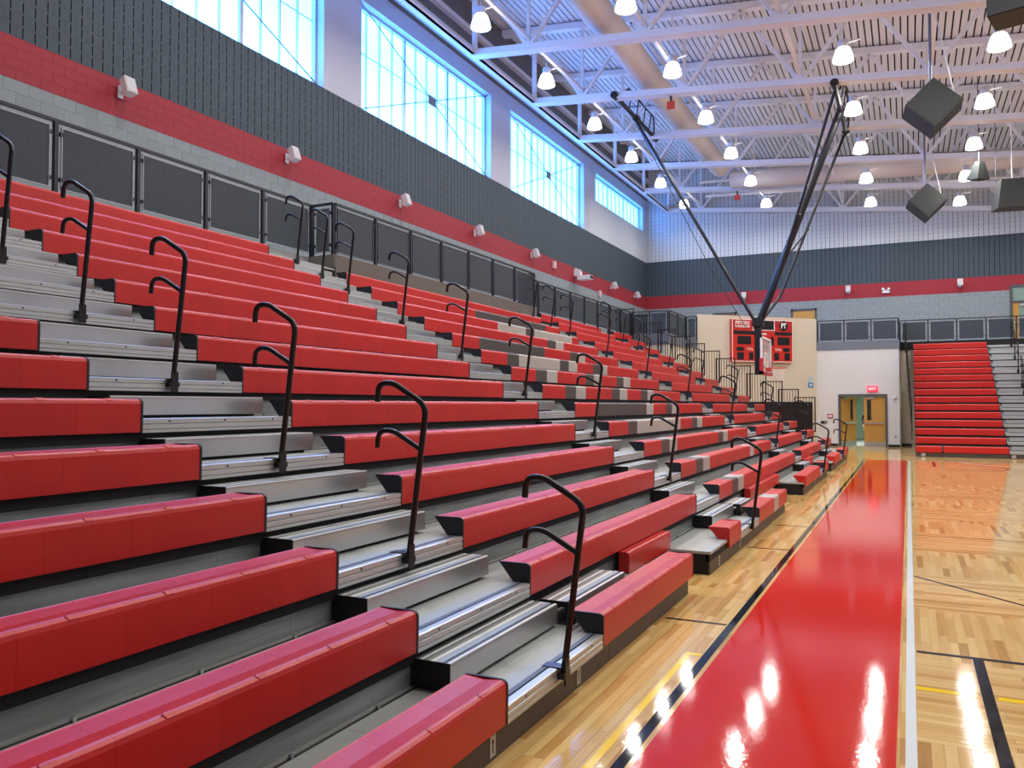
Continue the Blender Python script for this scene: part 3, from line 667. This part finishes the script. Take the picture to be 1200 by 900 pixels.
# ------------------------------------------------------------------ stepped picket guards at the end of the left bleachers
for n in range(3, 16):
    xr = rx(n) + .05; zt = 2.01 + .2765 * (n - 3); zb = dz(n) + .03
    t = thing('picket_guard', 'black picket guard panel beside the %s row at the far bleacher end' % ORD[n], 'guard panel', (xr, 28.76 + (.012 if n % 2 else -.012), 0), 'stepped black picket guards')
    b = MB(); b.box((-.68, -.011, zt - .03), (0, .011, zt)); b.obj('top_rail', RAILM, t)
    MB().box((-.68, -.009, zb + .02), (0, .009, zb + .045)).obj('bottom_rail', RAILM, t)
    for x in (-.66, -.02): MB().box((x - .018, -.011, zb), (x + .018, .011, zt - .03)).obj('post', RAILM, t)
    pm = MB().box((-.008, -.007, zb + .045), (.008, .007, zt - .03)).mesh('picket', RAILM)
    for i in range(1, 7): link('picket', pm, t, (-.66 + i * .64 / 7, 0, 0))

# ------------------------------------------------------------------ far bleachers
BY = 30.45
def by(n): return BY + .526 * (n - 1)
for n in range(1, 16):
    t = thing('bleacher_tier', 'grey metal deck of the far bleachers under the %s row' % ORD[n], 'bleacher tier', (0, by(n), 0), 'grey decks of the far bleachers')
    zt = dz(n); back = .6 if n < 15 else .45
    MB().box((.19, .026, zt - .028), (6.0, back, zt)).obj('deck_panel', DECK, t)
    if n < 15: MB().box((.19, .584, zt if n > 1 else 0), (6.0, .592, dz(n + 1) - .15)).obj('riser', GALV, t)
    MB().box((.19, .035, zt - (.15 if n > 1 else .1)), (6.0, .075, zt - .029)).obj('shade_beam', DARK, t)  # black beam, also drawing the dark shadow line below each far bench
    o = MB().prism(nos_prof(), 2.9, 5.6).obj('nosing', ALU, t, (0, .012, zt + .003)); o.rotation_euler.z = R(-90); o.location = (0, .012, zt + .003)
    if n == 1:
        for a, b_ in ((.19, .98), (.99, 2.9), (2.91, 6)): MB().box((a, .035, .002), (b_ - .008, .05, zt - .095)).obj('skirt_panel', SKIRT, t)
        for x in (.42, 3.02): MB().box((x - .06, .031, .02), (x + .06, .034, .125)).obj('tag_plate', LGR, t, label='pale square plate on the dark skirt')
    g = 'red benches of the far bleachers'
    if n == 1:
        bench('front red bench of the far bleachers, left of the seam', 0, 0, .0, .78, 2, None, 'navy', g, (.2, BY, rz(1)), R(-90))
        bench('front red bench of the far bleachers, right of the seam', 0, 0, 0, 1.87, 4, None, 'navy', g, (1.02, BY, rz(1)), R(-90))
    else: bench('red bench in the %s row of the far bleachers' % ORD[n], 0, 0, 0, 2.66, 6, None, 'navy', g, (.2, by(n), rz(n)), R(-90))
    if n < 15:
        t = thing('aisle_step', 'ribbed aluminium half step behind the %s row of the far bleachers' % ORD[n], 'step', (2.98, by(n) + .345, dz(n) + .147), 'half steps of the far bleachers', R(-90))
        L = 1.4; s = MB(); s.box((0, 0, -.125), (-.235, L, 0)); s.obj('tread', ALS, t); MB().box((-.02, .04, -.147), (-.2, L - .04, -.125)).obj('foot', DARK, t)
for n in (2, 4, 6, 8, 9, 11, 13, 15):
    if n in (2, 4): continue
    rail('black hooked handrail on the %s row of the far bleachers aisle' % ORD[n], (3.72 - .0 * n, by(n) - .022, dz(n)), R(-90), 'handrails of the far bleachers')
for n in range(2, 16):
    y0 = by(n) - .05; zt = 2.01 + .2765 * (n - 3); zb = dz(n) + .03
    t = thing('picket_guard', 'black picket guard panel beside the %s row of the far bleachers' % ORD[n], 'guard panel', (.13 - .016 * n + (.012 if n % 2 else -.012), y0, 0), 'picket guards of the far bleachers')
    MB().box((-.011, 0, zt - .03), (.011, .68, zt)).obj('top_rail', RAILM, t); MB().box((-.009, 0, zb + .02), (.009, .68, zb + .045)).obj('bottom_rail', RAILM, t)
    for y in (.02, .66): MB().box((-.011, y - .018, zb), (.011, y + .018, zt - .03)).obj('post', RAILM, t)
    pm = MB().box((-.007, -.008, zb + .045), (.007, .008, zt - .03)).mesh('picket', RAILM)
    for i in range(1, 7): link('picket', pm, t, (0, .02 + i * .64 / 7, 0))

# ------------------------------------------------------------------ basketball backstop folded from the roof
t = thing('basketball_backstop', 'black ceiling hung basketball backstop with glass board and orange rim', 'basketball hoop', (-4.35, 26.9, 0))
def tb_(name, pts, r, m=STEEL, n=10): return MB().tube([(p[0] + 4.35, p[1] - 26.9, p[2]) for p in pts], r, n).obj(name, m, t)
for x, z in ((-8.4, 11.72), (-1.80, 10.94)):
    tb_('pivot_bar', [(x, 24.55, z), (x, 29.3, z)], .075); 
    for y in (24.6, 26.9, 29.2): tb_('clamp', [(x, y - .12, z), (x, y + .12, z)], .12)
    q = .5; tb_('pivot_frame', fillet([(x + .1, 25.1, z), (x + .18, 25.4, z + q), (x + .18, 28.4, z + q), (x + .1, 28.7, z)], .1), .03)
    for y in (25.8, 26.6, 27.4, 28.1): tb_('pivot_frame_strut', [(x + .1, y, z), (x + .18, y, z + q)], .02)
tb_('mast', [(-1.84, 26.9, 10.85), (-4.32, 26.9, 4.4)], .11, n=14)
tb_('strut', [(-8.4, 26.9, 11.6), (-4.42, 26.9, 4.4)], .055)
tb_('cable', [(-8.4, 26.7, 11.6), (-5.9, 26.7, 6.4), (-4.7, 26.9, 4.2)], .012)
tb_('brace', [(-1.82, 25.0, 10.9), (-3.75, 26.2, 5.3)], .045); tb_('brace', [(-1.82, 28.9, 10.8), (-3.75, 27.6, 5.3)], .045)
tb_('brace', [(-2.9, 25.75, 7.55), (-3.6, 26.95, 6.3)], .03); tb_('brace', [(-2.9, 28.1, 7.55), (-3.6, 26.95, 6.3)], .03)
tb_('brace', [(-3.75, 26.2, 5.3), (-4.2, 26.9, 4.5)], .045); tb_('brace', [(-3.75, 27.6, 5.3), (-4.2, 26.9, 4.5)], .045)
MB().box((-.1, -.1, 2.72), (.1, .1, 4.5)).obj('stem', STEEL, t); MB().box((-.16, -.17, 4.28), (.18, .17, 4.56)).obj('joint_plate', STEEL, t)
for z in (2.95, 3.6): MB().box((.1, -.5, z), (.22, .5, z + .08)).obj('board_arm', STEEL, t)
bx = .24
bbd = MB().box((bx, -.9, 2.82), (bx + .012, .9, 3.84)).obj('backboard', BBGLASS, t, label='clear glass backboard')
f = MB(); f.box((bx - .03, -.95, 2.76), (bx + .03, -.89, 3.9)); f.box((bx - .03, .89, 2.76), (bx + .03, .95, 3.9)); f.box((bx - .03, -.95, 3.84), (bx + .03, .95, 3.9)); f.box((bx - .03, -.95, 2.76), (bx + .03, .95, 2.82)); f.obj('board_frame', WHITE, bbd)
f = MB(); f.box((bx - .05, -.98, 2.70), (bx + .06, .98, 2.80)); f.box((bx - .05, -.98, 2.70), (bx + .06, -.90, 3.2)); f.box((bx - .05, .90, 2.70), (bx + .06, .98, 3.2)); f.obj('board_padding', PAD, bbd, label='red edge padding')
f = MB(); [f.box((bx + .013, a, b_), (bx + .016, c, d)) for a, b_, c, d in ((-.3, 2.95, .3, 3.0), (-.3, 3.37, .3, 3.42), (-.3, 2.95, -.25, 3.42), (.25, 2.95, .3, 3.42))]; f.obj('target_square', TXT, bbd)
rcx = bx + .16 + .23; rz_ = 2.92
rimo = MB().tube([(rcx + .23 * math.cos(a), .23 * math.sin(a), rz_) for a in [2 * math.pi * i / 24 for i in range(25)]], .013, 8, caps=False).obj('rim', RIMO, t)
MB().box((bx + .016, -.12, rz_ - .1), (bx + .17, .12, rz_ + .02)).obj('rim_bracket', RIMO, rimo)
nb = MB()
for i in range(12):
    a0 = 2 * math.pi * i / 12
    for sgn in (1, -1):
        nb.tube([(rcx + r_ * math.cos(a0 + sgn * q), r_ * math.sin(a0 + sgn * q), rz_ - h_) for r_, h_, q in ((.225, 0, 0), (.19, .12, .26), (.15, .24, .52), (.12, .40, .78))], .006, 4, caps=False)
nb.obj('net', NETW, rimo)

# ------------------------------------------------------------------ scoreboard on the angled wall
A45 = R(45); sb0 = Vector((-6.63, 33.95, 0)); 
t = thing('scoreboard', 'red scoreboard with dark digit panels on the angled cream wall', 'scoreboard', (-6.63, 33.95, 3.55), None, A45)
SW, SH = 3.0, 1.76
cab = MB().box((0, -.16, 0), (SW, -.004, SH)).obj('cabinet', SBRED, t); ban1 = MB().box((.02, -.168, 1.36), (1.02, -.16, SH - .02)).obj('banner', SBRED2, t); ban2 = MB().box((2.06, -.168, 1.30), (SW - .02, -.16, SH - .02)).obj('banner', SBRED2, t)
f = MB()
for a, b_, c, d in ((0, 0, SW, .025), (0, SH - .025, SW, SH), (0, 0, .025, SH), (SW - .025, 0, SW, SH), (1.0, 1.33, 1.03, SH), (2.06, 1.33, 2.09, SH), (1.0, 1.31, 2.09, 1.34)): f.box((a, -.172, b_), (c, -.16, d))
f.obj('edge_trim', TXT, cab)
for a, b_, c, d in ((1.05, 1.36, 2.04, SH - .03), (.08, 1.13, 1.08, 1.28), (2.1, 1.13, SW - .05, 1.27), (.26, .72, .92, 1.06), (2.24, .72, 2.84, 1.06), (1.12, .70, 1.26, 1.06), (1.9, .70, 2.04, 1.06),
                    (.22, .44, .56, .60), (1.16, .44, 1.5, .60), (2.52, .44, 2.84, .60), (.24, .08, .56, .38), (.82, .08, 1.02, .38), (1.28, .08, 1.5, .38), (1.66, .08, 1.86, .38), (2.06, .08, 2.3, .38), (2.58, .08, 2.84, .38)):
    MB().box((a, -.172, b_), (c, -.161, d)).obj('digit_panel', SBK, cab)
fr_ = (R(90), 0, 0)
text('PETERS', .2, TXT, ban1, (.5, -.171, 1.60), fr_, bold=.004, sx=1.1); text('TOWNSHIP', .125, TXT, ban1, (.5, -.171, 1.45), fr_, bold=.003, sx=1.15)
o = MB().tube([(2.53, -.17, 1.53), (2.53, -.180, 1.53)], .215, 24).obj('emblem_disc', SBK, ban2)
o = MB().tube([(2.53, -.167, 1.53), (2.53, -.172, 1.53)], .225, 24).obj('emblem_ring', SBRED, ban2)
text('PT', .29, TXT, ban2, (2.53, -.183, 1.53), fr_, bold=.012, sx=.8)
text('T.O.L.', .135, TXT, cab, (.88, -.166, .52), fr_, bold=.003); text('T.O.L.', .135, TXT, cab, (2.28, -.166, .52), fr_, bold=.003); text('TIMER', .1, TXT, cab, (1.56, -.166, 1.16), fr_, bold=.003)

# ------------------------------------------------------------------ wall pads and small things on the angled and door walls
for i in range(9):
    s0 = 5.62 - (i + 1) * .52; p = Vector((-7.72, 32.86, 0)) + Vector((1, 1, 0)).normalized() * s0
    t = thing('wall_pad', 'black wall pad on the angled cream wall, %s from its right end' % ORD[i + 1], 'wall pad', (p.x, p.y, .12), 'black wall pads', A45)
    MB().box((.004, -.06, .0), (.516, -.003, 1.72)).obj('cushion', WALPAD, t); MB().box((.004, -.003, 1.72), (.516, -.001, 1.76)).obj('nailing_strip', WALPAD, t)
p = Vector((-3.86, 36.72, 0))
t = thing('wall_sign', 'small blue and grey sign on the angled cream wall', 'sign', (p.x, p.y, 2.5), None, A45)
MB().box((-.02, -.02, 0), (.24, -.004, .2)).obj('sign_plate', mat('sign_blue', '3b8fc0', .4, noise=.03), t); MB().box((-.02, -.02, .21), (.24, -.004, .46)).obj('sign_plate', mat('sign_grey', 'b4c4c8', .4, noise=.03), t, label='pale grey upper plate'); MB().box((.04, -.022, .07), (.18, -.02, .13)).obj('lettering', TXT, t)
t = thing('exit_sign', 'red lit EXIT sign above the double doors', 'sign', (-1.36, 37.04, 2.3)); MB().box((-.2, -.07, 0), (.2, -.01, .24)).obj('sign_box', EXITR, t); MB().box((-.1, -.01, .05), (.1, .0, .19)).obj('mount', WHITE, t)
text('EXIT', .15, mat('exit_letters', 'ffd9dc', .4, emit='ffb0b8', estr=.9, noise=.01), t, (0, -.073, .12), fr_, bold=.004)
t = thing('wall_sign', 'small red plaque on the wall left of the double doors', 'sign', (-3.02, 37.04, 1.18)); MB().box((-.11, -.015, 0), (.11, 0, .18)).obj('sign_plate', mat('plaque_red', 'a8484e', .5, noise=.05), t); MB().box((-.07, -.017, .06), (.07, -.015, .12)).obj('lettering', TXT, t)
t = thing('wall_sign', 'small black nameplate on the wall near the bleacher end', 'sign', (-3.28, 37.04, .95)); MB().box((-.13, -.015, 0), (.13, 0, .11)).obj('sign_plate', SBK, t); MB().box((.03, -.017, .03), (.11, -.015, .08)).obj('lettering', LGR, t)
t = thing('fire_horn', 'white fire alarm horn right of the double doors', 'alarm', (-.52, 37.045, 2.0)); MB().box((-.06, -.05, 0), (.06, 0, .15)).obj('housing', SPKW, t); MB().lathe([(.0, .09), (.035, .08), (.05, .05)], (0, -.06, 0), 10).obj('horn_face', SPKW, t)
t = thing('wall_outlet', 'small grey outlet plate low on the door wall', 'outlet', (-.5, 37.045, .38)); MB().box((-.04, -.012, 0), (.04, 0, .12)).obj('plate', KICK, t); MB().box((-.015, -.014, .03), (.015, -.012, .09)).obj('socket', DFRAME, t)

# ------------------------------------------------------------------ double doors and the corridor behind
f = MB(); f.box((-2.70, 37.0, 0), (-2.62, 37.3, 2.2)); f.box((-.88, 37.0, 0), (-.80, 37.3, 2.2)); f.box((-2.62, 37.0, 2.11), (-.88, 37.3, 2.2)); door1 = f.obj('door_1', DFRAME, kind='structure')
def leaf(x0, x1, swing, lite, side):
    W_ = x1 - x0; b = MB(); l0, l1 = lite
    for a, c, z0, z1 in ((0, l0, .2, 2.08), (l1, W_, .2, 2.08), (l0, l1, .2, 1.1), (l0, l1, 1.96, 2.08)): b.box((a, -.022, z0), (c, .022, z1))
    o = b.obj('door_leaf', DOORW, door1, (x0, 37.12, 0)); o.rotation_euler.z = swing
    g = MB(); g.box((l0, -.026, 1.1), (l0 + .02, .026, 1.96)); g.box((l1 - .02, -.026, 1.1), (l1, .026, 1.96)); g.box((l0, -.026, 1.1), (l1, .026, 1.12)); g.box((l0, -.026, 1.94), (l1, .026, 1.96)); g.obj('vision_frame', SBK, o)
    MB().box((l0 + .02, -.004, 1.12), (l1 - .02, .004, 1.94)).obj('vision_pane', VISG, o)
    MB().box((0, -.024, .01), (W_, .024, .2)).obj('kick_plate', KICK, o)
    MB().bar((.04, -.07, .98), (W_ - .04, -.07, .98), .05, .06).obj('panic_bar', CHROME, o); MB().box((.1, -.075, 2.0), (.4, -.022, 2.07)).obj('door_closer', KICK, o)
# left leaf stands ajar, opening into the corridor
leaf(-2.61, -1.76, R(50), (.52, .66), 0); leaf(-1.70, -.885, 0, (.12, .28), 1)
cb = MB()
cb.box((-3.4, 37.3, 0), (-3.3, 46, 2.9)); cb.box((-.4, 37.3, 0), (-.3, 46, 2.9)); cb.box((-3.4, 46, 0), (-.3, 46.1, 2.9)); cb.box((-3.4, 37.3, 2.8), (-.3, 46.1, 2.95)); cb.box((-3.3, 37.29, 0), (-2.72, 37.31, 2.8)); cb.obj('wall_corridor', PALEG, kind='structure')
MB().box((-3.4, 37.3, .0005), (-.3, 46, .004)).obj('floor_corridor', CSLAB, kind='structure')
t = thing('corridor_lamp', 'ceiling lamp in the corridor behind the double doors', 'lamp', (-1.9, 40, 2.78)); MB().box((-.3, -.6, -.03), (.3, .6, .0)).obj('diffuser', GLOW, t); MB().box((-.32, -.62, 0), (.32, .62, .018)).obj('tray', WHITE, t)
la = bpy.data.lights.new('corridor_light', 'AREA'); la.energy = 90; la.size = 1.0; lo = bpy.data.objects.new('corridor_light', la); COL.objects.link(lo); lo.parent = t; lo.location = (0, 0, -.06)

# person standing in the corridor, seen through the door gap
def person(loc, rot):
    import bmesh
    t = thing('person', 'person in dark top and pale trousers standing in the corridor doorway', 'person', loc, None, rot)
    J = {'pel': (0, 0, .86, .13), 'waist': (0, .0, 1.0, .115), 'chest': (0, 0, 1.2, .14), 'neck': (0, .01, 1.38, .055), 'hl': (.08, 0, .80, .085), 'hr': (-.08, 0, .80, .085), 'kl': (.09, -.01, .46, .06), 'kr': (-.09, -.01, .46, .06),
         'al': (.09, .02, .08, .042), 'ar': (-.09, .02, .08, .042), 'tl': (.1, -.13, .035, .035), 'tr': (-.1, -.13, .035, .035), 'sl': (.16, 0, 1.32, .06), 'sr': (-.16, 0, 1.32, .06), 'el': (.22, .01, 1.06, .042), 'er': (-.22, .01, 1.06, .042),
         'wl': (.2, -.1, .84, .03), 'wr': (-.2, -.1, .84, .03), 'ml': (.19, -.14, .77, .026), 'mr': (-.19, -.14, .77, .026), 'head': (0, -.01, 1.5, .085), 'crown': (0, 0, 1.6, .08)}
    E = [('pel', 'waist'), ('waist', 'chest'), ('chest', 'neck'), ('neck', 'head'), ('head', 'crown'), ('pel', 'hl'), ('pel', 'hr'), ('hl', 'kl'), ('hr', 'kr'), ('kl', 'al'), ('kr', 'ar'), ('al', 'tl'), ('ar', 'tr'), ('chest', 'sl'), ('chest', 'sr'), ('sl', 'el'), ('sr', 'er'), ('el', 'wl'), ('er', 'wr'), ('wl', 'ml'), ('wr', 'mr')]
    for s, sg in (('ml', 1), ('mr', -1)):
        x, y, z, _ = J[s]
        for f_ in range(4):
            J[s + 'f%d' % f_] = (x + .006 * sg, y - .03 + .018 * f_, z - .075 - .006 * (f_ in (1, 2)), .008); E.append((s, s + 'f%d' % f_))
        J[s + 't'] = (x - .03 * sg, y - .045, z - .03, .009); E.append((s, s + 't'))
    ks = list(J); me = bpy.data.meshes.new('body'); me.from_pydata([J[k][:3] for k in ks], [(ks.index(a), ks.index(b)) for a, b in E], [])
    o = link('tmp', me); sk = o.modifiers.new('s', 'SKIN'); ss = o.modifiers.new('u', 'SUBSURF'); ss.levels = 2; ss.render_levels = 2
    for i, k in enumerate(ks): me.skin_vertices[0].data[i].radius = (J[k][3], J[k][3] * (.75 if k in ('chest', 'waist', 'pel') else 1)); 
    me.skin_vertices[0].data[0].use_root = True
    bpy.context.view_layer.update(); m2 = bpy.data.meshes.new_from_object(o.evaluated_get(bpy.context.evaluated_depsgraph_get())); bpy.data.objects.remove(o)
    m2.name = 'body'; skin = mat('skin', 'b98a70', .6, noise=.04); topm = mat('dark_top', '1d1d22', .8, noise=.08); tr = mat('pale_trousers', 'a9b8a4', .8, noise=.05); shoe = mat('dark_shoes', '1a1a1c', .6, noise=.05)
    for m in (skin, topm, tr, shoe): m2.materials.append(m)
    for p in m2.polygons:
        z = p.center.z; p.use_smooth = True; far = abs(p.center.x) > .17
        p.material_index = 0 if z > 1.36 or (far and z < .86) else (1 if z > .9 or far else (2 if z > .1 else 3))
    link('body', m2, t)
    MB().lathe([(0, .115), (.05, .108), (.085, .07), (.098, .0), (.09, -.06), (.075, -.1)], (0, .025, 1.585), 14).obj('hair', mat('dark_hair', '2a1f1a', .7, noise=.1), t)
    MB().box((-.012, -.115, 1.50), (.012, -.085, 1.545)).obj('nose', skin, t)
    for x in (-.032, .032): MB().lathe([(0, .009), (.008, .005), (.011, 0), (.008, -.005), (0, -.009)], (x, -.088, 1.555), 8).obj('eye', shoe, t)
    MB().box((-.022, -.097, 1.468), (.022, -.085, 1.476)).obj('mouth', mat('lips', '8a4a48', .6, noise=.05), t)
    for x in (-.09, .09): MB().lathe([(0, .03), (.01, .02), (.014, 0), (.01, -.02), (0, -.03)], (x, .0, 1.54), 8).obj('ear', skin, t)
person((-1.70, 40.2, .004), R(10))

# ------------------------------------------------------------------ doors of the upper concourse on the far wall
def wood_door(n, x0, x1, z1):
    f = MB(); f.box((x0, WY - .03, PLAT), (x0 + .09, WY + .05, z1)); f.box((x1 - .09, WY - .03, PLAT), (x1, WY + .05, z1)); f.box((x0, WY - .03, z1 - .1), (x1, WY + .05, z1))
    d = f.obj('door_%d' % n, DFRAME, kind='structure'); MB().box((x0 + .09, WY, PLAT), (x1 - .09, WY + .04, z1 - .1)).obj('door_leaf', DOORW, d); MB().tube([(x0 + .16, WY - .05, PLAT + 1), (x0 + .28, WY - .05, PLAT + 1)], .012, 8).obj('door_handle', CHROME, d)
wood_door(2, -5.2, -4.0, 6.5); wood_door(3, -9.05, -7.85, 6.5)
f = MB(); f.box((4.1, WY - .04, PLAT), (4.2, WY + .05, 7.1)); f.box((6.2, WY - .04, PLAT), (6.3, WY + .05, 7.1)); f.box((4.2, WY - .04, 7.0), (6.2, WY + .05, 7.1)); f.box((4.2, WY - .04, 6.3), (6.2, WY + .05, 6.38)); d = f.obj('door_4', DFRAME, kind='structure')
MB().box((4.2, WY + .01, 6.38), (6.2, WY + .03, 7.0)).obj('transom_pane', TRANSOM, d); MB().box((4.2, WY, PLAT), (4.45, WY + .04, 6.3)).obj('door_stile', DOORW, d); MB().box((4.45, WY + .01, PLAT), (6.2, WY + .03, 6.3)).obj('glass_pane', TRANSOM, d)
MB().bar((4.25, WY - .06, 5.4), (6.1, WY - .06, 5.4), .05, .06).obj('panic_bar', CHROME, d); MB().box((4.5, WY - .05, 6.14), (4.9, WY, 6.24)).obj('door_closer', KICK, d)

# ------------------------------------------------------------------ speakers
def wall_speaker(label, loc, rot):
    t = thing('wall_speaker', label, 'speaker', loc, 'white wall speakers', rot); t.scale = (.84, .84, .84)
    b = MB(); P_ = [(-.13, 0), (.13, 0), (.1, .2), (-.1, .2)]
    b.add([(x, y - .42, z) for x, y in P_ for z in (0,)] + [(x, y - .42, .36) for x, y in P_], [(0, 1, 2, 3)[::-1], (4, 5, 6, 7), (0, 1, 5, 4), (1, 2, 6, 5), (2, 3, 7, 6), (3, 0, 4, 7)])
    o = b.obj('cabinet', SPKW, t); o.rotation_euler = (R(-18), 0, 0); o.location = (0, 0, -.16)
    o2 = MB().box((-.115, -.432, .02), (.115, -.421, .34)).obj('grille', mat('grille_grey', 'b9b6b8', .6, noise=.05, nscale=80), t); o2.rotation_euler = (R(-18), 0, 0); o2.location = (0, 0, -.16)
    MB().bar((0, -.3, -.02), (0, -.02, .02), .07, .07).obj('bracket_arm', SPKW, t); MB().box((-.06, -.025, -.1), (.06, -.006, .16)).obj('wall_plate', SPKW, t)
for k, y in enumerate((9.72, 14.03, 18.56, 22.84, 27.21, 36.2, 39.8)):
    wall_speaker('white wall speaker on the red band of the left wall, %s from the camera' % ORD[k + 1], (WX + .005, y, 7.3), R(90))
for k, (x, z, s) in enumerate(((-7.44, 7.2, 'behind the backstop strut'), (-2.55, 7.22, 'above the three panel guard rail'), (2.16, 7.22, 'above the far bleachers'))): wall_speaker('white speaker on the red band of the far wall, ' + s, (x, WY - .005, z), 0)
t = thing('wall_camera', 'white emergency light pair on the far wall red band, between two speakers', 'light', (-.91, WY - .005, 7.05)); MB().box((-.16, -.08, 0), (.16, 0, .14)).obj('housing', SPKW, t)
for x in (-.12, .12): MB().lathe([(0, .12), (.05, .1), (.07, .02), (.06, 0)], (x, -.09, .13), 10).obj('lamp_head', SPKW, t)
t = thing('projector_camera', 'white camera on a bracket, red band of the left wall', 'camera', (WX + .005, 31.6, 7.05), None, R(90)); MB().box((-.2, -.75, -.05), (.2, -.2, .12)).obj('housing', SPKW, t); MB().box((-.17, -.76, -.02), (.17, -.751, .1)).obj('lens_window', SBK, t); MB().box((-.1, -.3, .12), (.1, -.002, .3)).obj('bracket', SPKW, t); MB().bar((0, -.25, .3), (0, -.02, .4), .16, .16).obj('lamp_head', SPKW, t)
for y, z, s in ((29.3, 7.3, 'before the camera'), (34.55, 6.8, 'past the camera')):
    t = thing('strobe_box', 'small pale strobe box on the left wall red band, ' + s, 'alarm', (WX + .005, y, z), None, R(90)); MB().box((-.09, -.1, -.14), (.09, -.004, .14)).obj('housing', mat('strobe_pink', 'd9b3b6', .5, noise=.03), t); MB().box((-.05, -.12, -.02), (.05, -.1, .08)).obj('lens', SPKW, t)
# hanging loudspeakers
def hang_speaker(label, c, w_, h_, rotz, tilt, up, cat='speaker', taper=1.0):
    t = thing('hanging_speaker', label, cat, c, 'dark hanging loudspeakers', rotz)
    b = MB(); a = w_ / 2; a2 = a * taper
    b.add([(-a2, -a2, h_ / 2), (a2, -a2, h_ / 2), (a2, a2, h_ / 2), (-a2, a2, h_ / 2), (-a, -a, -h_ / 2), (a, -a, -h_ / 2), (a, a, -h_ / 2), (-a, a, -h_ / 2)], [(0, 1, 2, 3), (7, 6, 5, 4), (4, 5, 1, 0), (5, 6, 2, 1), (6, 7, 3, 2), (7, 4, 0, 3)])
    o = b.obj('cabinet', SPKB, t); o.rotation_euler = (R(tilt), 0, 0)
    q = MB().box((-a + .03, -a + .03, -h_ / 2 - .012), (a - .03, a - .03, -h_ / 2)).obj('grille', SPKB, t); q.rotation_euler = (R(tilt), 0, 0)
    return t
def pole(t, x, y, L, r, m): MB().tube([(x, y, .1), (x, y, L)], r, 8).obj('hanger', m, t)
def diamond_speaker(label, c, yaw):
    t = thing('hanging_speaker', label, 'speaker', c, 'dark hanging loudspeakers', R(yaw))
    def add(name, a, b_, y0, y1):
        o = MB().box((-a, y0, -a), (a, y1, a)).obj(name, SPKB, t); o.rotation_mode = 'YXZ'; o.rotation_euler = (R(-7), R(45), 0); return o
    add('cabinet', .43, 0, -.3, .4); add('grille', .40, 0, -.312, -.3)
    MB().tube([(-.03, .05, .55), (-.03, .05, roofz(c[0]) - c[2])], .035, 8).obj('hanger', PIPE, t)
    MB().tube([(.5, .05, .1), (.12, .3, 2.4)], .014, 6).obj('safety_cable', TRUSS, t)
PIPE = mat('hanger_grey', '6d7282', .4, .4, noise=.05)
diamond_speaker('large dark diamond loudspeaker hanging nearest, on a grey pole', (.58, 21.2, 8.72), 6)
diamond_speaker('dark diamond loudspeaker hanging farther off, near the last trusses', (.63, 31.3, 8.75), 8)
t = hang_speaker('dark loudspeaker hanging at the right edge of the view', (3.15, 31.3, 8.75), 1.0, .95, R(8), 4, 1, taper=.75); pole(t, 0, -.1, 4.4, .02, TRUSS); MB().tube([(-.45, 0, .45), (-.45, 0, 4.3)], .014, 6).obj('safety_cable', PIPE, t)
t = hang_speaker('small dark tapered horn loudspeaker hanging beside a lamp', (2.2, 31.0, 9.6), .5, .6, R(40), 8, 1, taper=.4); pole(t, 0, 0, 3.72, .015, PIPE)
t = hang_speaker('dark loudspeaker cut by the top right corner of view', (1.85, 17.2, 9.15), .8, .6, R(-15), 0, 1); pole(t, 0, 0, 4.15, .03, PIPE)
# red pennant-like beam clamps on the trusses
for k, (x, y) in enumerate(((-6.6, 24.75), (-6.9, 37.3))):
    z = chordz(x) - .05; t = thing('climbing_rope_anchor', 'small red fixture under the %s, left of centre' % ('second truss' if k == 0 else 'last but one truss'), 'fixture', (x, y, z))
    MB().box((-.12, -.05, -.35), (.12, .05, -.12)).obj('body', RIMO, t); MB().box((-.03, -.03, -.12), (.03, .03, .1)).obj('clamp', STEEL, t)
